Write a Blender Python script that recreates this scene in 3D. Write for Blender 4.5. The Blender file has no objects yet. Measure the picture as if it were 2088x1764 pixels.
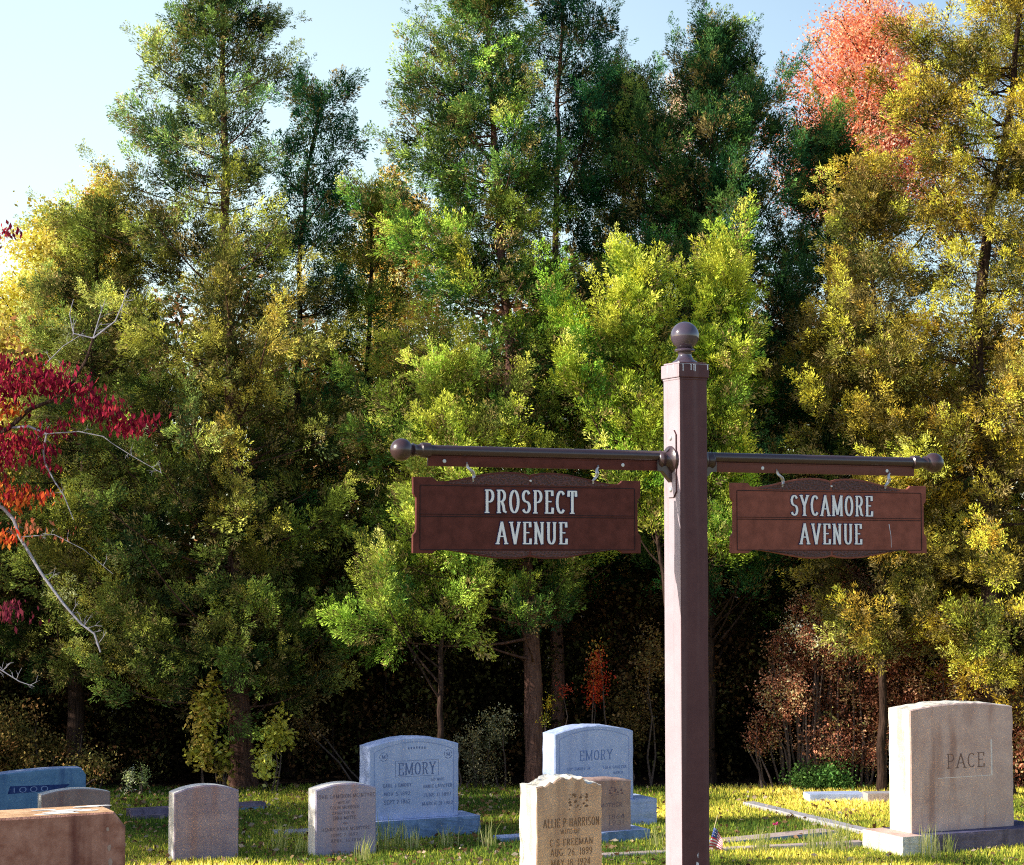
import bpy, bmesh, math, random
import numpy as np
from mathutils import Vector, Matrix

random.seed(7)
RS = np.random.RandomState(11)
D = bpy.data
S = bpy.context.scene
COL = S.collection
R = math.radians

# ------------------------------------------------------------------ camera
CAMZ = 2.6
F = 4078.0                                  # focal length in units of a 2088-wide frame
PITCH = math.atan((1129.7 - 882) / F)
cam_d = D.cameras.new('camera')
cam = D.objects.new('camera', cam_d)
COL.objects.link(cam)
cam.location = (0, 0, CAMZ)
cam.rotation_euler = (math.pi / 2 + PITCH, 0, 0)
cam_d.sensor_width = 36
cam_d.lens = 36 * F / 2088
cam_d.clip_start = 0.1
cam_d.clip_end = 3000
S.camera = cam


def ray(px, py):
    u = (px - 1044) / F
    v = (882 - py) / F
    return u, math.cos(PITCH) - v * math.sin(PITCH), math.sin(PITCH) + v * math.cos(PITCH)


def at(px, py, Y):
    """the point seen at (px, py) that lies at distance Y ahead"""
    u, f, w = ray(px, py)
    return Vector((u / f * Y, Y, CAMZ + w / f * Y))


def gz(x, y):
    t = min(max((y - 8.0) / 6.5, 0), 1)
    z = 1.0 * (1 - t * t * (3 - 2 * t))
    if y > 14:
        z += 0.018 * math.sin(x * 1.3 + y * 0.7) * min(1, (y - 14)) * (1 if y < 40 else 0)
    return z


def G(px, py):
    Y = 18.0
    for _ in range(40):
        p = at(px, py, Y)
        u, f, w = ray(px, py)
        Y = (gz(p.x, Y) - CAMZ) / (w / f) * 0.6 + Y * 0.4
    return at(px, py, Y)


# ------------------------------------------------------------------ tagging
def tag(o, label=None, cat=None, group=None, kind=None):
    if label: o['label'] = label
    if cat: o['category'] = cat
    if group: o['group'] = group
    if kind: o['kind'] = kind
    return o


def thing(name, label, cat, loc=(0, 0, 0), group=None, rz=0):
    o = D.objects.new(name, None)
    COL.objects.link(o)
    o.location = loc
    o.rotation_euler = (0, 0, rz)
    o.empty_display_size = 0.1
    return tag(o, label, cat, group)


def link(name, me, parent=None, loc=None):
    o = D.objects.new(name, me)
    COL.objects.link(o)
    if parent: o.parent = parent
    if loc is not None: o.location = loc
    return o


# ------------------------------------------------------------------ materials
def new_mat(name):
    m = D.materials.new(name)
    m.use_nodes = True
    nt = m.node_tree
    nt.nodes.clear()
    return m, nt, nt.nodes, nt.links


def N(nodes, t, **kw):
    n = nodes.new(t)
    for k, v in kw.items():
        setattr(n, k, v)
    return n


def noise_mat(name, stops, scale=8, detail=6, rough=0.8, bump=0.3, bscale=60, spec=0.3, coord='Object',
              stretch=(1, 1, 1), extra=None, metallic=0.0, bdist=0.01):
    m, nt, nd, lk = new_mat(name)
    out = N(nd, 'ShaderNodeOutputMaterial')
    b = N(nd, 'ShaderNodeBsdfPrincipled')
    b.inputs['Roughness'].default_value = rough
    b.inputs['Specular IOR Level'].default_value = spec
    b.inputs['Metallic'].default_value = metallic
    tc = N(nd, 'ShaderNodeTexCoord')
    mp = N(nd, 'ShaderNodeMapping')
    mp.inputs['Scale'].default_value = stretch
    nz = N(nd, 'ShaderNodeTexNoise')
    nz.inputs['Scale'].default_value = scale
    nz.inputs['Detail'].default_value = detail
    nz.inputs['Roughness'].default_value = 0.65
    rp = N(nd, 'ShaderNodeValToRGB')
    el = rp.color_ramp.elements
    while len(el) < len(stops): el.new(0.5)
    for e, (p, c) in zip(el, stops):
        e.position = p
        e.color = (*c, 1)
    lk.new(tc.outputs[coord], mp.inputs['Vector'])
    lk.new(mp.outputs[0], nz.inputs['Vector'])
    lk.new(nz.outputs['Fac'], rp.inputs['Fac'])
    col = rp.outputs['Color']
    if extra:
        col = extra(nt, nd, lk, tc, col)
    lk.new(col, b.inputs['Base Color'])
    n2 = N(nd, 'ShaderNodeTexNoise')
    n2.inputs['Scale'].default_value = bscale
    n2.inputs['Detail'].default_value = 5
    bp = N(nd, 'ShaderNodeBump')
    bp.inputs['Strength'].default_value = bump
    bp.inputs['Distance'].default_value = bdist
    lk.new(mp.outputs[0], n2.inputs['Vector'])
    lk.new(n2.outputs['Fac'], bp.inputs['Height'])
    lk.new(bp.outputs[0], b.inputs['Normal'])
    lk.new(b.outputs[0], out.inputs['Surface'])
    return m


def leaf_mat(name, trans=0.35, gloss=0.06, gain=1.0):
    m, nt, nd, lk = new_mat(name)
    out = N(nd, 'ShaderNodeOutputMaterial')
    at_ = N(nd, 'ShaderNodeAttribute', attribute_name='tint')
    hs = N(nd, 'ShaderNodeHueSaturation')
    hs.inputs['Value'].default_value = gain
    df = N(nd, 'ShaderNodeBsdfDiffuse')
    tr = N(nd, 'ShaderNodeBsdfTranslucent')
    gl = N(nd, 'ShaderNodeBsdfGlossy')
    gl.inputs['Roughness'].default_value = 0.45
    m1 = N(nd, 'ShaderNodeMixShader'); m1.inputs[0].default_value = trans
    m2 = N(nd, 'ShaderNodeMixShader'); m2.inputs[0].default_value = gloss
    lk.new(at_.outputs['Color'], hs.inputs['Color'])
    for s in (df, tr): lk.new(hs.outputs[0], s.inputs['Color'])
    lk.new(hs.outputs[0], gl.inputs['Color'])
    lk.new(df.outputs[0], m1.inputs[1]); lk.new(tr.outputs[0], m1.inputs[2])
    lk.new(m1.outputs[0], m2.inputs[1]); lk.new(gl.outputs[0], m2.inputs[2])
    lk.new(m2.outputs[0], out.inputs['Surface'])
    return m


M_LEAF = leaf_mat('needle_foliage', 0.14, 0.02)
M_BROAD = leaf_mat('broad_leaves', 0.45, 0.06)
M_GRASS = leaf_mat('grass_blades', 0.40, 0.04, gain=2.7)
M_BARK = noise_mat('bark', [(0.3, (0.014, 0.008, 0.006)), (0.7, (0.10, 0.06, 0.045))], scale=14, stretch=(3, 3, 0.35),
                   bump=0.9, bscale=40, rough=0.95, spec=0.1, bdist=0.02)
M_BARK_RED = noise_mat('red_bark', [(0.3, (0.05, 0.022, 0.018)), (0.7, (0.24, 0.13, 0.10))], scale=14, stretch=(3, 3, 0.3),
                       bump=0.9, bscale=40, rough=0.95, spec=0.1, bdist=0.02)
M_TWIG = noise_mat('grey_twigs', [(0.3, (0.20, 0.19, 0.22)), (0.7, (0.46, 0.44, 0.50))], scale=30, bump=0.3, rough=0.9)
M_TWIG_DARK = noise_mat('dark_twigs', [(0.3, (0.05, 0.035, 0.03)), (0.7, (0.16, 0.11, 0.09))], scale=30, bump=0.3, rough=0.9)


def streaks(colour, amount, sx=9.0, lo=0.52, hi=0.7, spk=.27):
    """vertical weather stains running down a stone"""
    def f(nt, nd, lk, tc, col):
        mp = N(nd, 'ShaderNodeMapping'); mp.inputs['Scale'].default_value = (sx, sx, 0.7)
        nz = N(nd, 'ShaderNodeTexNoise'); nz.inputs['Scale'].default_value = 1.0; nz.inputs['Detail'].default_value = 4
        mr = N(nd, 'ShaderNodeMapRange')
        mr.inputs['From Min'].default_value = lo; mr.inputs['From Max'].default_value = hi
        mr.inputs['To Max'].default_value = amount
        mx = N(nd, 'ShaderNodeMix', data_type='RGBA')
        lk.new(tc.outputs['Object'], mp.inputs[0]); lk.new(mp.outputs[0], nz.inputs['Vector'])
        lk.new(nz.outputs['Fac'], mr.inputs['Value']); lk.new(mr.outputs[0], mx.inputs['Factor'])
        lk.new(col, mx.inputs['A']); mx.inputs['B'].default_value = (*colour, 1)
        # fine speckle of the grain
        n2 = N(nd, 'ShaderNodeTexNoise'); n2.inputs['Scale'].default_value = 48; n2.inputs['Detail'].default_value = 6; n2.inputs['Roughness'].default_value = .8
        m3 = N(nd, 'ShaderNodeMapRange'); m3.inputs['To Min'].default_value = 1 - spk; m3.inputs['To Max'].default_value = 1 + spk
        m4 = N(nd, 'ShaderNodeMix', data_type='RGBA', blend_type='MULTIPLY'); m4.inputs['Factor'].default_value = 1
        lk.new(tc.outputs['Object'], n2.inputs['Vector']); lk.new(n2.outputs['Fac'], m3.inputs['Value'])
        lk.new(mx.outputs['Result'], m4.inputs['A']); lk.new(m3.outputs[0], m4.inputs['B'])
        return m4.outputs['Result']
    return f


def stone_mat(name, a, b, stain, amt, scale=5, bump=0.35, rough=0.85, lo=0.5, hi=0.68, sx=9.0):
    return noise_mat(name, [(0.32, a), (0.68, b)], scale=scale, detail=8, bump=bump, bscale=90, rough=rough, spec=0.25,
                     extra=streaks(stain, amt, lo=lo, hi=hi, sx=sx), bdist=0.006)


M_BLUE = stone_mat('blue_grey_granite', (0.36, 0.45, 0.70), (0.50, 0.58, 0.84), (0.30, 0.36, 0.58), 0.4)
M_BLUE_DK = stone_mat('blue_granite_rough_base', (0.13, 0.22, 0.40), (0.25, 0.37, 0.58), (0.08, 0.12, 0.2), 0.5, scale=12, bump=0.8)
M_BLUE_DEEP = stone_mat('deep_blue_granite', (0.12, 0.24, 0.40), (0.22, 0.38, 0.56), (0.05, 0.10, 0.25), 0.6, scale=9)
M_MARBLE = stone_mat('weathered_marble', (0.24, 0.19, 0.26), (0.38, 0.31, 0.38), (0.30, 0.17, 0.16), 0.5, scale=6)
M_MARBLE_B = stone_mat('weathered_marble_lilac', (0.30, 0.28, 0.42), (0.42, 0.37, 0.48), (0.42, 0.26, 0.25), 0.6, scale=4)
M_FLANK_SUNLIT = stone_mat('sunlit_marble_side', (0.70, 0.66, 0.62), (0.92, 0.88, 0.84), (0.5, 0.42, 0.36), 0.3, scale=6)  # marble sides lightened, the sun's brightness put into the colour
M_RUST_SUNLIT = stone_mat('sunlit_rusty_stone', (0.50, 0.27, 0.13), (0.85, 0.55, 0.32), (0.3, 0.14, 0.08), 0.4, scale=12, bump=0.6)  # lighter copy of the rusty stone, sunlight painted into top and edges
M_MARBLE_P = stone_mat('weathered_marble_brown', (0.32, 0.21, 0.18), (0.46, 0.32, 0.28), (0.2, 0.1, 0.1), 0.4, scale=9)
M_TAN = stone_mat('tan_granite', (0.48, 0.32, 0.23), (0.66, 0.48, 0.36), (0.26, 0.16, 0.12), 0.5, scale=7)
M_PACE = stone_mat('pinkish_grey_granite', (0.56, 0.38, 0.33), (0.74, 0.54, 0.47), (0.32, 0.16, 0.12), 0.6, scale=5, lo=0.52, hi=0.68, sx=6.5)
M_ROCK = stone_mat('pale_rock_face', (0.58, 0.54, 0.46), (0.85, 0.82, 0.74), (0.34, 0.27, 0.18), 0.6, scale=14, bump=0.9)
M_RUST = stone_mat('rusty_brown_stone', (0.30, 0.12, 0.08), (0.58, 0.31, 0.23), (0.10, 0.02, 0.02), 0.7, scale=10, bump=0.8)
M_KERB = stone_mat('concrete_kerb', (0.34, 0.33, 0.37), (0.48, 0.46, 0.50), (0.22, 0.2, 0.2), 0.5, scale=12)
M_KERB_PINK = stone_mat('pinkish_kerb', (0.42, 0.33, 0.30), (0.58, 0.47, 0.44), (0.3, 0.2, 0.2), 0.5, scale=12)
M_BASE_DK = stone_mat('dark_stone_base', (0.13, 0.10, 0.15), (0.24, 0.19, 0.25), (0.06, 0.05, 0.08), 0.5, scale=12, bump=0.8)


def plain(name, c, rough=0.5, spec=0.5, metallic=0.0, bump=0.0, bscale=200, var=0.12):
    return noise_mat(name, [(0.3, tuple(x * (1 - var) for x in c)), (0.7, tuple(min(1, x * (1 + var)) for x in c))],
                     scale=25, bump=bump, bscale=bscale, rough=rough, spec=spec, metallic=metallic, bdist=0.002)


M_INK_BLUE = plain('carved_blue', (0.13, 0.18, 0.36), 0.9, 0.1)
M_INK_TAN = plain('carved_tan', (0.19, 0.12, 0.085), 0.9, 0.1)
M_INK_PALE = plain('carved_pale', (0.15, 0.12, 0.17), 0.9, 0.1)
M_INK_PACE = plain('carved_pinkish', (0.22, 0.14, 0.12), 0.9, 0.1)
M_LIGHT_LINE = plain('carved_edge_light', (0.62, 0.64, 0.80), 0.9, 0.1)
M_PAINT = noise_mat('brown_violet_paint', [(0.3, (.095, .036, .042)), (.7, (.125, .052, .055))], scale=12, bump=.3, bscale=230, rough=.55, spec=.3, bdist=.002,
                    extra=streaks((.19, .12, .125), .45, sx=30, lo=.55, hi=.75, spk=.18))
M_BOARD = plain('brown_sign_paint', (0.125, 0.036, 0.028), 0.65, 0.15, bump=0.5, bscale=420, var=.3)
M_BOARD2 = plain('faded_brown_sign_paint', (0.27, 0.088, 0.062), 0.7, 0.15, bump=0.5, bscale=420, var=.25)
M_GROOVE = plain('groove_shadow_paint', (0.02, 0.008, 0.01), 0.6, 0.3)
M_ARM = plain('dark_gloss_brown_metal', (0.055, 0.028, 0.032), 0.27, 0.8, bump=0.1)
M_LETTER = plain('white_letter_paint', (0.97, 0.98, 1.0), 0.5, 0.4, var=0.03)
M_LETTER_HALO = plain('letter_shadow_halo', (0.01, 0.015, 0.09), 0.5, 0.4)
M_STEEL = plain('galvanised_steel', (0.62, 0.62, 0.64), 0.35, 0.6, metallic=0.6)
M_DRIP = plain('dried_water_mark', (0.7, 0.72, 0.8), 0.6, 0.3)
M_WHITE = plain('white_flag_cloth', (0.75, 0.73, 0.75), 0.8, 0.2)
M_RED = plain('red_flag_cloth', (0.55, 0.05, 0.08), 0.8, 0.2)
M_NAVY = plain('navy_flag_cloth', (0.05, 0.09, 0.3), 0.8, 0.2)
M_STICK = plain('pale_wooden_stick', (0.62, 0.52, 0.30), 0.7, 0.3)
M_PINK = plain('pink_petals', (0.7, 0.08, 0.25), 0.7, 0.3)
M_LOBE = noise_mat('hammered_sign_paint', [(0.42, (0.05, 0.016, 0.013)), (0.62, (0.17, 0.055, 0.045))], scale=150, bump=1.0, bscale=150, rough=0.4, spec=0.5, bdist=0.006)


# ------------------------------------------------------------------ mesh helpers
def mesh_from(name, verts, faces, mats, smooth=False, mi=None):
    me = D.meshes.new(name)
    me.from_pydata([tuple(v) for v in verts], [], faces)
    for m in (mats if isinstance(mats, (list, tuple)) else [mats]): me.materials.append(m)
    if mi: me.polygons.foreach_set('material_index', mi)
    if smooth: me.shade_smooth()
    me.update()
    return me


def fast_quads(name, V, C, mat, nper=4):
    """V (n*4,3) float array of consecutive quads (or tris), C (n*4,3) colours"""
    me = D.meshes.new(name)
    nv = len(V)
    nf = nv // nper
    me.vertices.add(nv)
    me.loops.add(nv)
    me.polygons.add(nf)
    me.vertices.foreach_set('co', np.ascontiguousarray(V, dtype=np.float32).ravel())
    me.loops.foreach_set('vertex_index', np.arange(nv, dtype=np.int32))
    me.polygons.foreach_set('loop_start', np.arange(0, nv, nper, dtype=np.int32))
    me.polygons.foreach_set('loop_total', np.full(nf, nper, dtype=np.int32))
    a = me.color_attributes.new('tint', 'FLOAT_COLOR', 'POINT')
    c4 = np.ones((nv, 4), dtype=np.float32)
    c4[:, :3] = np.clip(C, 0.001, 1)
    a.data.foreach_set('color', c4.ravel())
    me.materials.append(mat)
    me.update(calc_edges=True)
    return me


class MB:
    """collects simple solids into one mesh"""
    def __init__(self): self.v, self.f, self.m = [], [], []

    def add(self, vs, fs, mi=0):
        o = len(self.v)
        self.v += [Vector(v) for v in vs]
        self.f += [tuple(i + o for i in f) for f in fs]
        self.m += [mi] * len(fs)

    def box(self, x0, x1, y0, y1, z0, z1, mi=0, bev=0.0):
        if bev <= 0:
            vs = [(x, y, z) for z in (z0, z1) for y in (y0, y1) for x in (x0, x1)]
            self.add(vs, [(0, 2, 3, 1), (4, 5, 7, 6), (0, 1, 5, 4), (2, 6, 7, 3), (0, 4, 6, 2), (1, 3, 7, 5)], mi)
            return
        bm = bmesh.new()
        bmesh.ops.create_cube(bm, size=1)
        for v in bm.verts:
            v.co = Vector(((x0 + x1) / 2 + v.co.x * (x1 - x0), (y0 + y1) / 2 + v.co.y * (y1 - y0), (z0 + z1) / 2 + v.co.z * (z1 - z0)))
        bmesh.ops.bevel(bm, geom=list(bm.edges), offset=bev, segments=2, affect='EDGES', profile=0.5)
        bm.verts.index_update()
        self.add([v.co.copy() for v in bm.verts], [tuple(v.index for v in f.verts) for f in bm.faces], mi)
        bm.free()

    def tube(self, pts, rads, n=8, mi=0, caps=True):
        pts = [Vector(p) for p in pts]
        if not isinstance(rads, (list, tuple)): rads = [rads] * len(pts)
        o = len(self.v)
        for i, p in enumerate(pts):
            t = (pts[min(i + 1, len(pts) - 1)] - pts[max(i - 1, 0)])
            t = t.normalized() if t.length > 1e-9 else Vector((0, 0, 1))
            a = t.cross(Vector((0, 1, 0)) if abs(t.y) < 0.9 else Vector((1, 0, 0))).normalized()
            b = t.cross(a)
            for k in range(n):
                an = 2 * math.pi * k / n
                self.v.append(p + (a * math.cos(an) + b * math.sin(an)) * rads[i])
        for i in range(len(pts) - 1):
            for k in range(n):
                k2 = (k + 1) % n
                self.f.append((o + i * n + k, o + i * n + k2, o + (i + 1) * n + k2, o + (i + 1) * n + k)); self.m.append(mi)
        if caps:
            self.f.append(tuple(o + k for k in range(n))[::-1]); self.m.append(mi)
            self.f.append(tuple(o + (len(pts) - 1) * n + k for k in range(n))); self.m.append(mi)

    def lathe(self, prof, axis_o, axis_d, n=24, mi=0):
        """prof: [(radius, distance along axis)]"""
        d = Vector(axis_d).normalized()
        a = d.cross(Vector((0, 1, 0)) if abs(d.y) < 0.9 else Vector((1, 0, 0))).normalized()
        b = d.cross(a)
        o = len(self.v)
        for r, h in prof:
            for k in range(n):
                an = 2 * math.pi * k / n
                self.v.append(Vector(axis_o) + d * h + (a * math.cos(an) + b * math.sin(an)) * max(r, 1e-5))
        for i in range(len(prof) - 1):
            for k in range(n):
                k2 = (k + 1) % n
                self.f.append((o + i * n + k, o + i * n + k2, o + (i + 1) * n + k2, o + (i + 1) * n + k)); self.m.append(mi)

    def prism(self, outline, y0, y1, mi=0):
        """outline [(x,z)] extruded from y0 (front) to y1 (back)"""
        n = len(outline)
        vs = [(x, y0, z) for x, z in outline] + [(x, y1, z) for x, z in outline]
        fs = [tuple(range(n)), tuple(range(2 * n - 1, n - 1, -1))]
        fs += [(i, i + n, (i + 1) % n + n, (i + 1) % n) for i in range(n)]
        self.add(vs, fs, mi)

    def build(self, name, mats, parent=None, smooth=False, loc=None):
        me = mesh_from(name, self.v, self.f, mats, False, self.m)
        bm = bmesh.new(); bm.from_mesh(me)
        bmesh.ops.recalc_face_normals(bm, faces=bm.faces)
        bm.to_mesh(me); bm.free()
        if smooth:
            me.shade_smooth()
            try: me.set_sharp_from_angle(angle=R(38))
            except Exception: pass
        return link(name, me, parent, loc)


# ------------------------------------------------------------------ a stroke font
def arc(cx, cy, rx, ry, a0, a1, n=12):
    return [(cx + rx * math.cos(R(a0 + (a1 - a0) * i / n)), cy + ry * math.sin(R(a0 + (a1 - a0) * i / n))) for i in range(n + 1)]


GL = {  # glyph: (width, strokes, serif points (x, y, half width))
    'A': (.62, [[(.06, 0), (.31, 1)], [(.31, 1), (.56, 0)], [(.15, .34), (.47, .34)]], [(.06, 0, .09), (.56, 0, .09)]),
    'B': (.52, [[(.1, 0), (.1, 1)], [(.1, 1), (.26, 1)] + arc(.26, .76, .18, .24, 90, -90) + [(.1, .52)], [(.1, .52), (.28, .52)] + arc(.28, .26, .2, .26, 90, -90) + [(.1, 0)]], []),
    'C': (.52, [arc(.28, .5, .22, .49, 48, 312, 20)], []),
    'D': (.54, [[(.1, 0), (.1, 1)], [(.1, 1), (.22, 1)] + arc(.22, .5, .26, .5, 90, -90, 16) + [(.1, 0)]], []),
    'E': (.50, [[(.12, 0), (.12, 1)], [(.12, 1), (.43, 1)], [(.12, .52), (.36, .52)], [(.12, 0), (.45, 0)], [(.43, 1), (.44, .8)], [(.45, 0), (.46, .22)]], [(.1, 1, .07), (.1, 0, .07)]),
    'F': (.48, [[(.12, 0), (.12, 1)], [(.12, 1), (.43, 1)], [(.12, .52), (.36, .52)], [(.43, 1), (.44, .8)]], [(.1, 1, .07), (.12, 0, .09)]),
    'G': (.56, [arc(.29, .5, .22, .49, 50, 325, 20), [(.49, .1), (.49, .42)], [(.34, .42), (.52, .42)]], []),
    'H': (.60, [[(.12, 0), (.12, 1)], [(.48, 0), (.48, 1)], [(.12, .5), (.48, .5)]], [(.12, 0, .08), (.12, 1, .08), (.48, 0, .08), (.48, 1, .08)]),
    'I': (.24, [[(.12, 0), (.12, 1)]], [(.12, 0, .09), (.12, 1, .09)]),
    'J': (.40, [[(.3, 1), (.3, .25)] + arc(.17, .25, .13, .25, 0, -150, 8)], [(.3, 1, .08)]),
    'K': (.58, [[(.12, 0), (.12, 1)], [(.5, 1), (.12, .42)], [(.24, .58), (.52, 0)]], []),
    'L': (.48, [[(.12, 0), (.12, 1)], [(.12, 0), (.45, 0)]], [(.12, 1, .09)]),
    'M': (.74, [[(.1, 0), (.1, 1)], [(.1, 1), (.37, .08)], [(.37, .08), (.64, 1)], [(.64, 1), (.64, 0)]], [(.09, 0, .08), (.64, 0, .09), (.08, 1, .06), (.66, 1, .06)]),
    'N': (.60, [[(.11, 0), (.11, 1)], [(.11, 1), (.49, 0)], [(.49, 0), (.49, 1)]], [(.11, 0, .08), (.09, 1, .07), (.49, 1, .08)]),
    'O': (.56, [arc(.28, .5, .22, .49, 90, 450, 28)], []),
    'P': (.50, [[(.12, 0), (.12, 1)], [(.12, 1), (.25, 1)] + arc(.25, .74, .2, .26, 90, -90, 12) + [(.12, .48)]], [(.12, 0, .1), (.1, 1, .07)]),
    'R': (.56, [[(.12, 0), (.12, 1)], [(.12, 1), (.25, 1)] + arc(.25, .75, .2, .25, 90, -90, 12) + [(.12, .5)], [(.28, .5), (.38, .3), (.42, .06), (.52, .02)]], [(.12, 0, .09), (.1, 1, .07)]),
    'S': (.48, [arc(.24, .745, .175, .245, 30, 250, 14) + [(.24, .5)] + arc(.24, .255, .185, .245, 68, -150, 14)], []),
    'T': (.52, [[(.26, 0), (.26, 1)], [(.05, 1), (.47, 1)], [(.05, 1), (.04, .78)], [(.47, 1), (.48, .78)]], [(.26, 0, .1)]),
    'U': (.58, [[(.11, 1), (.11, .28)] + arc(.29, .28, .18, .28, 180, 360, 14) + [(.47, 1)]], [(.11, 1, .08), (.47, 1, .08)]),
    'V': (.60, [[(.07, 1), (.30, 0)], [(.30, 0), (.53, 1)]], [(.07, 1, .09), (.53, 1, .08)]),
    'X': (.58, [[(.07, 1), (.51, 0)], [(.07, 0), (.51, 1)]], []),
    'W': (.8, [[(.06, 1), (.22, 0)], [(.22, 0), (.4, .9)], [(.4, .9), (.58, 0)], [(.58, 0), (.74, 1)]], []),
    'Y': (.56, [[(.06, 1), (.28, .48)], [(.50, 1), (.28, .48)], [(.28, .48), (.28, 0)]], [(.06, 1, .08), (.50, 1, .08), (.28, 0, .1)]),
    '1': (.28, [[(.14, 0), (.14, 1)]], [(.14, 0, .08)]),
    '2': (.48, [arc(.24, .72, .18, .27, 160, -20, 10) + [(.08, 0)], [(.08, 0), (.43, 0)]], []),
    '3': (.46, [arc(.22, .75, .17, .24, 150, -90, 10), arc(.22, .26, .19, .26, 90, -150, 10)], []),
    '4': (.50, [[(.36, 0), (.36, 1)], [(.36, 1), (.06, .28)], [(.06, .28), (.46, .28)]], []),
    '6': (.48, [[(.38, .98), (.14, .6), (.08, .3)], arc(.25, .28, .17, .27, 0, 360, 16)], []),
    '8': (.48, [arc(.24, .75, .15, .24, 0, 360, 16), arc(.24, .26, .18, .26, 0, 360, 16)], []),
    '9': (.48, [arc(.24, .72, .17, .27, 0, 360, 16), [(.41, .7), (.36, .3), (.12, .02)]], []),
    '7': (.46, [[(.06, 1), (.42, 1)], [(.42, 1), (.18, 0)]], []),
    '5': (.46, [[(.4, 1), (.12, 1), (.1, .58)], arc(.22, .3, .19, .3, 120, -140, 12)], []),
    '0': (.50, [arc(.25, .5, .18, .49, 90, 450, 24)], []),
    ' ': (.30, [], []), '.': (.2, [[(.1, 0), (.1, .08)]], []),
}


def text_mesh(mb, text, cx, z0, width, height, y, thick=.13, thin=.05, serif=True, depth=0.002, mi=0, grow=0.0, gap=.10):
    """writes text on the plane y (facing -y), centred on cx with baseline z0"""
    tot = sum(GL[c][0] for c in text) + gap * (len(text) - 1)
    sx = width / tot
    x = cx - width / 2
    k = 0
    for c in text:
        w, strokes, ser = GL[c]
        segs = [(s, None) for s in strokes]
        if serif:
            segs += [([(px - hw, py), (px + hw, py)], thin * 0.9) for px, py, hw in ser]
        for pts, tw in segs:
            P = [Vector((x + px * sx, z0 + py * height)) for px, py in pts]
            L, Rr = [], []
            for i, p in enumerate(P):
                d = P[min(i + 1, len(P) - 1)] - P[max(i - 1, 0)]
                if i == 0: d = P[1] - P[0]
                if i == len(P) - 1: d = P[-1] - P[-2]
                if d.length < 1e-9: d = Vector((1, 0))
                d.normalize()
                t = tw if tw else thin + (thick - thin) * min(1, abs(d.y) ** 1.2 * 1.1)
                nrm = Vector((-d.y, d.x)) * (t * height / 2 + grow)
                q = p.copy()
                if i == 0: q = q - d * (grow + (thin * height * 0.4 if serif else 0))
                if i == len(P) - 1: q = q + d * (grow + (thin * height * 0.4 if serif else 0))
                L.append(q + nrm); Rr.append(q - nrm)
            n = len(P)
            dy = depth + 0.00012 * (k % 9)
            vs = [(p.x, y - dy, p.y) for p in L] + [(p.x, y - dy, p.y) for p in Rr]
            vs += [(p.x, y, p.y) for p in L] + [(p.x, y, p.y) for p in Rr]
            fs = []
            for i in range(n - 1):
                fs.append((i, i + 1, n + i + 1, n + i))
                fs.append((2 * n + i, 2 * n + i + 1, i + 1, i))
                fs.append((n + i, n + i + 1, 3 * n + i + 1, 3 * n + i))
            fs.append((0, n, 3 * n, 2 * n)); fs.append((n - 1, 2 * n - 1, 4 * n - 1, 3 * n - 1))
            mb.add(vs, fs, mi)
            k += 1
        x += (w + gap) * sx


# ------------------------------------------------------------------ the road sign
TH = R(26)
PX, PY = 354 / F * 6.5, 6.5
sign = thing('sign_post', 'tall brown square metal street sign post with ball top and two side arms', 'sign post', (PX, PY, gz(PX, PY)), rz=TH)
ZB = gz(PX, PY)


def zz(w): return w - ZB


a = .1036 / 2
mb = MB(); mb.box(-a, a, -a, a, zz(ZB - 0.3), zz(3.172), bev=.003); post_o = mb.build('post', M_PAINT, sign)
M_PAINT_SUNLIT = noise_mat('sunlit_side_paint', [(0.3, (.35, .28, .315)), (.7, (.42, .345, .385))], scale=9, bump=.25, bscale=230, rough=.5, spec=.5, bdist=.002,
                    extra=streaks((.27, .17, .18), .5, sx=34, lo=.56, hi=.72, spk=.10))  # lighter copy of the post paint, sun glare put into its colour


def lighten_sun_side(o):
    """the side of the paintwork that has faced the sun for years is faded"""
    o.data.materials.append(M_PAINT_SUNLIT)
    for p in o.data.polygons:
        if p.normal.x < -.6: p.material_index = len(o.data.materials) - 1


lighten_sun_side(post_o)
mb = MB()
c = .0575
mb.box(-c, c, -c, c, zz(3.170), zz(3.214), bev=.003)
mb.box(-c + .006, c - .006, -c + .006, c - .006, zz(3.214), zz(3.221), bev=.003)
mb.box(-c + .004, c - .004, -c + .004, c - .004, zz(3.163), zz(3.170), bev=.002)
cap = mb.build('post_cap', M_PAINT, sign)
lighten_sun_side(cap)
mb = MB()
rnd = random.Random(3)
for i in range(9):
    xx = -c + .008 + rnd.random() * (2 * c - .016); ln = .006 + rnd.random() * .022
    if i % 3: mb.box(xx, xx + .002 + rnd.random() * .002, -c - .0006, -c + .001, zz(3.213 - ln), zz(3.213))
    else: mb.box(-c - .0006, -c + .001, xx, xx + .003, zz(3.213 - ln), zz(3.213))
mb.box(-c, c, -c + .001, -c + .004, zz(3.2142), zz(3.2152))
mb.build('water_marks', M_DRIP, cap)
mb = MB()
prof = [(.042, 3.219), (.040, 3.226), (.030, 3.232), (.023, 3.242), (.021, 3.250), (.024, 3.257), (.033, 3.260), (.034, 3.263), (.031, 3.267), (.026, 3.269)]
for i in range(3, 25):
    an = -math.pi / 2 + math.pi * i / 24
    prof.append((.0462 * math.cos(an), 3.311 + .0462 * math.sin(an)))
prof[-1] = (0.0, 3.311 + .0462)
mb.lathe([(r, zz(h)) for r, h in prof], (0, 0, 0), (0, 0, 1), n=40)
mb.build('ball_finial', plain('ball_paint', (0.075, 0.055, 0.08), 0.12, 1.0), sign, smooth=True)

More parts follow.
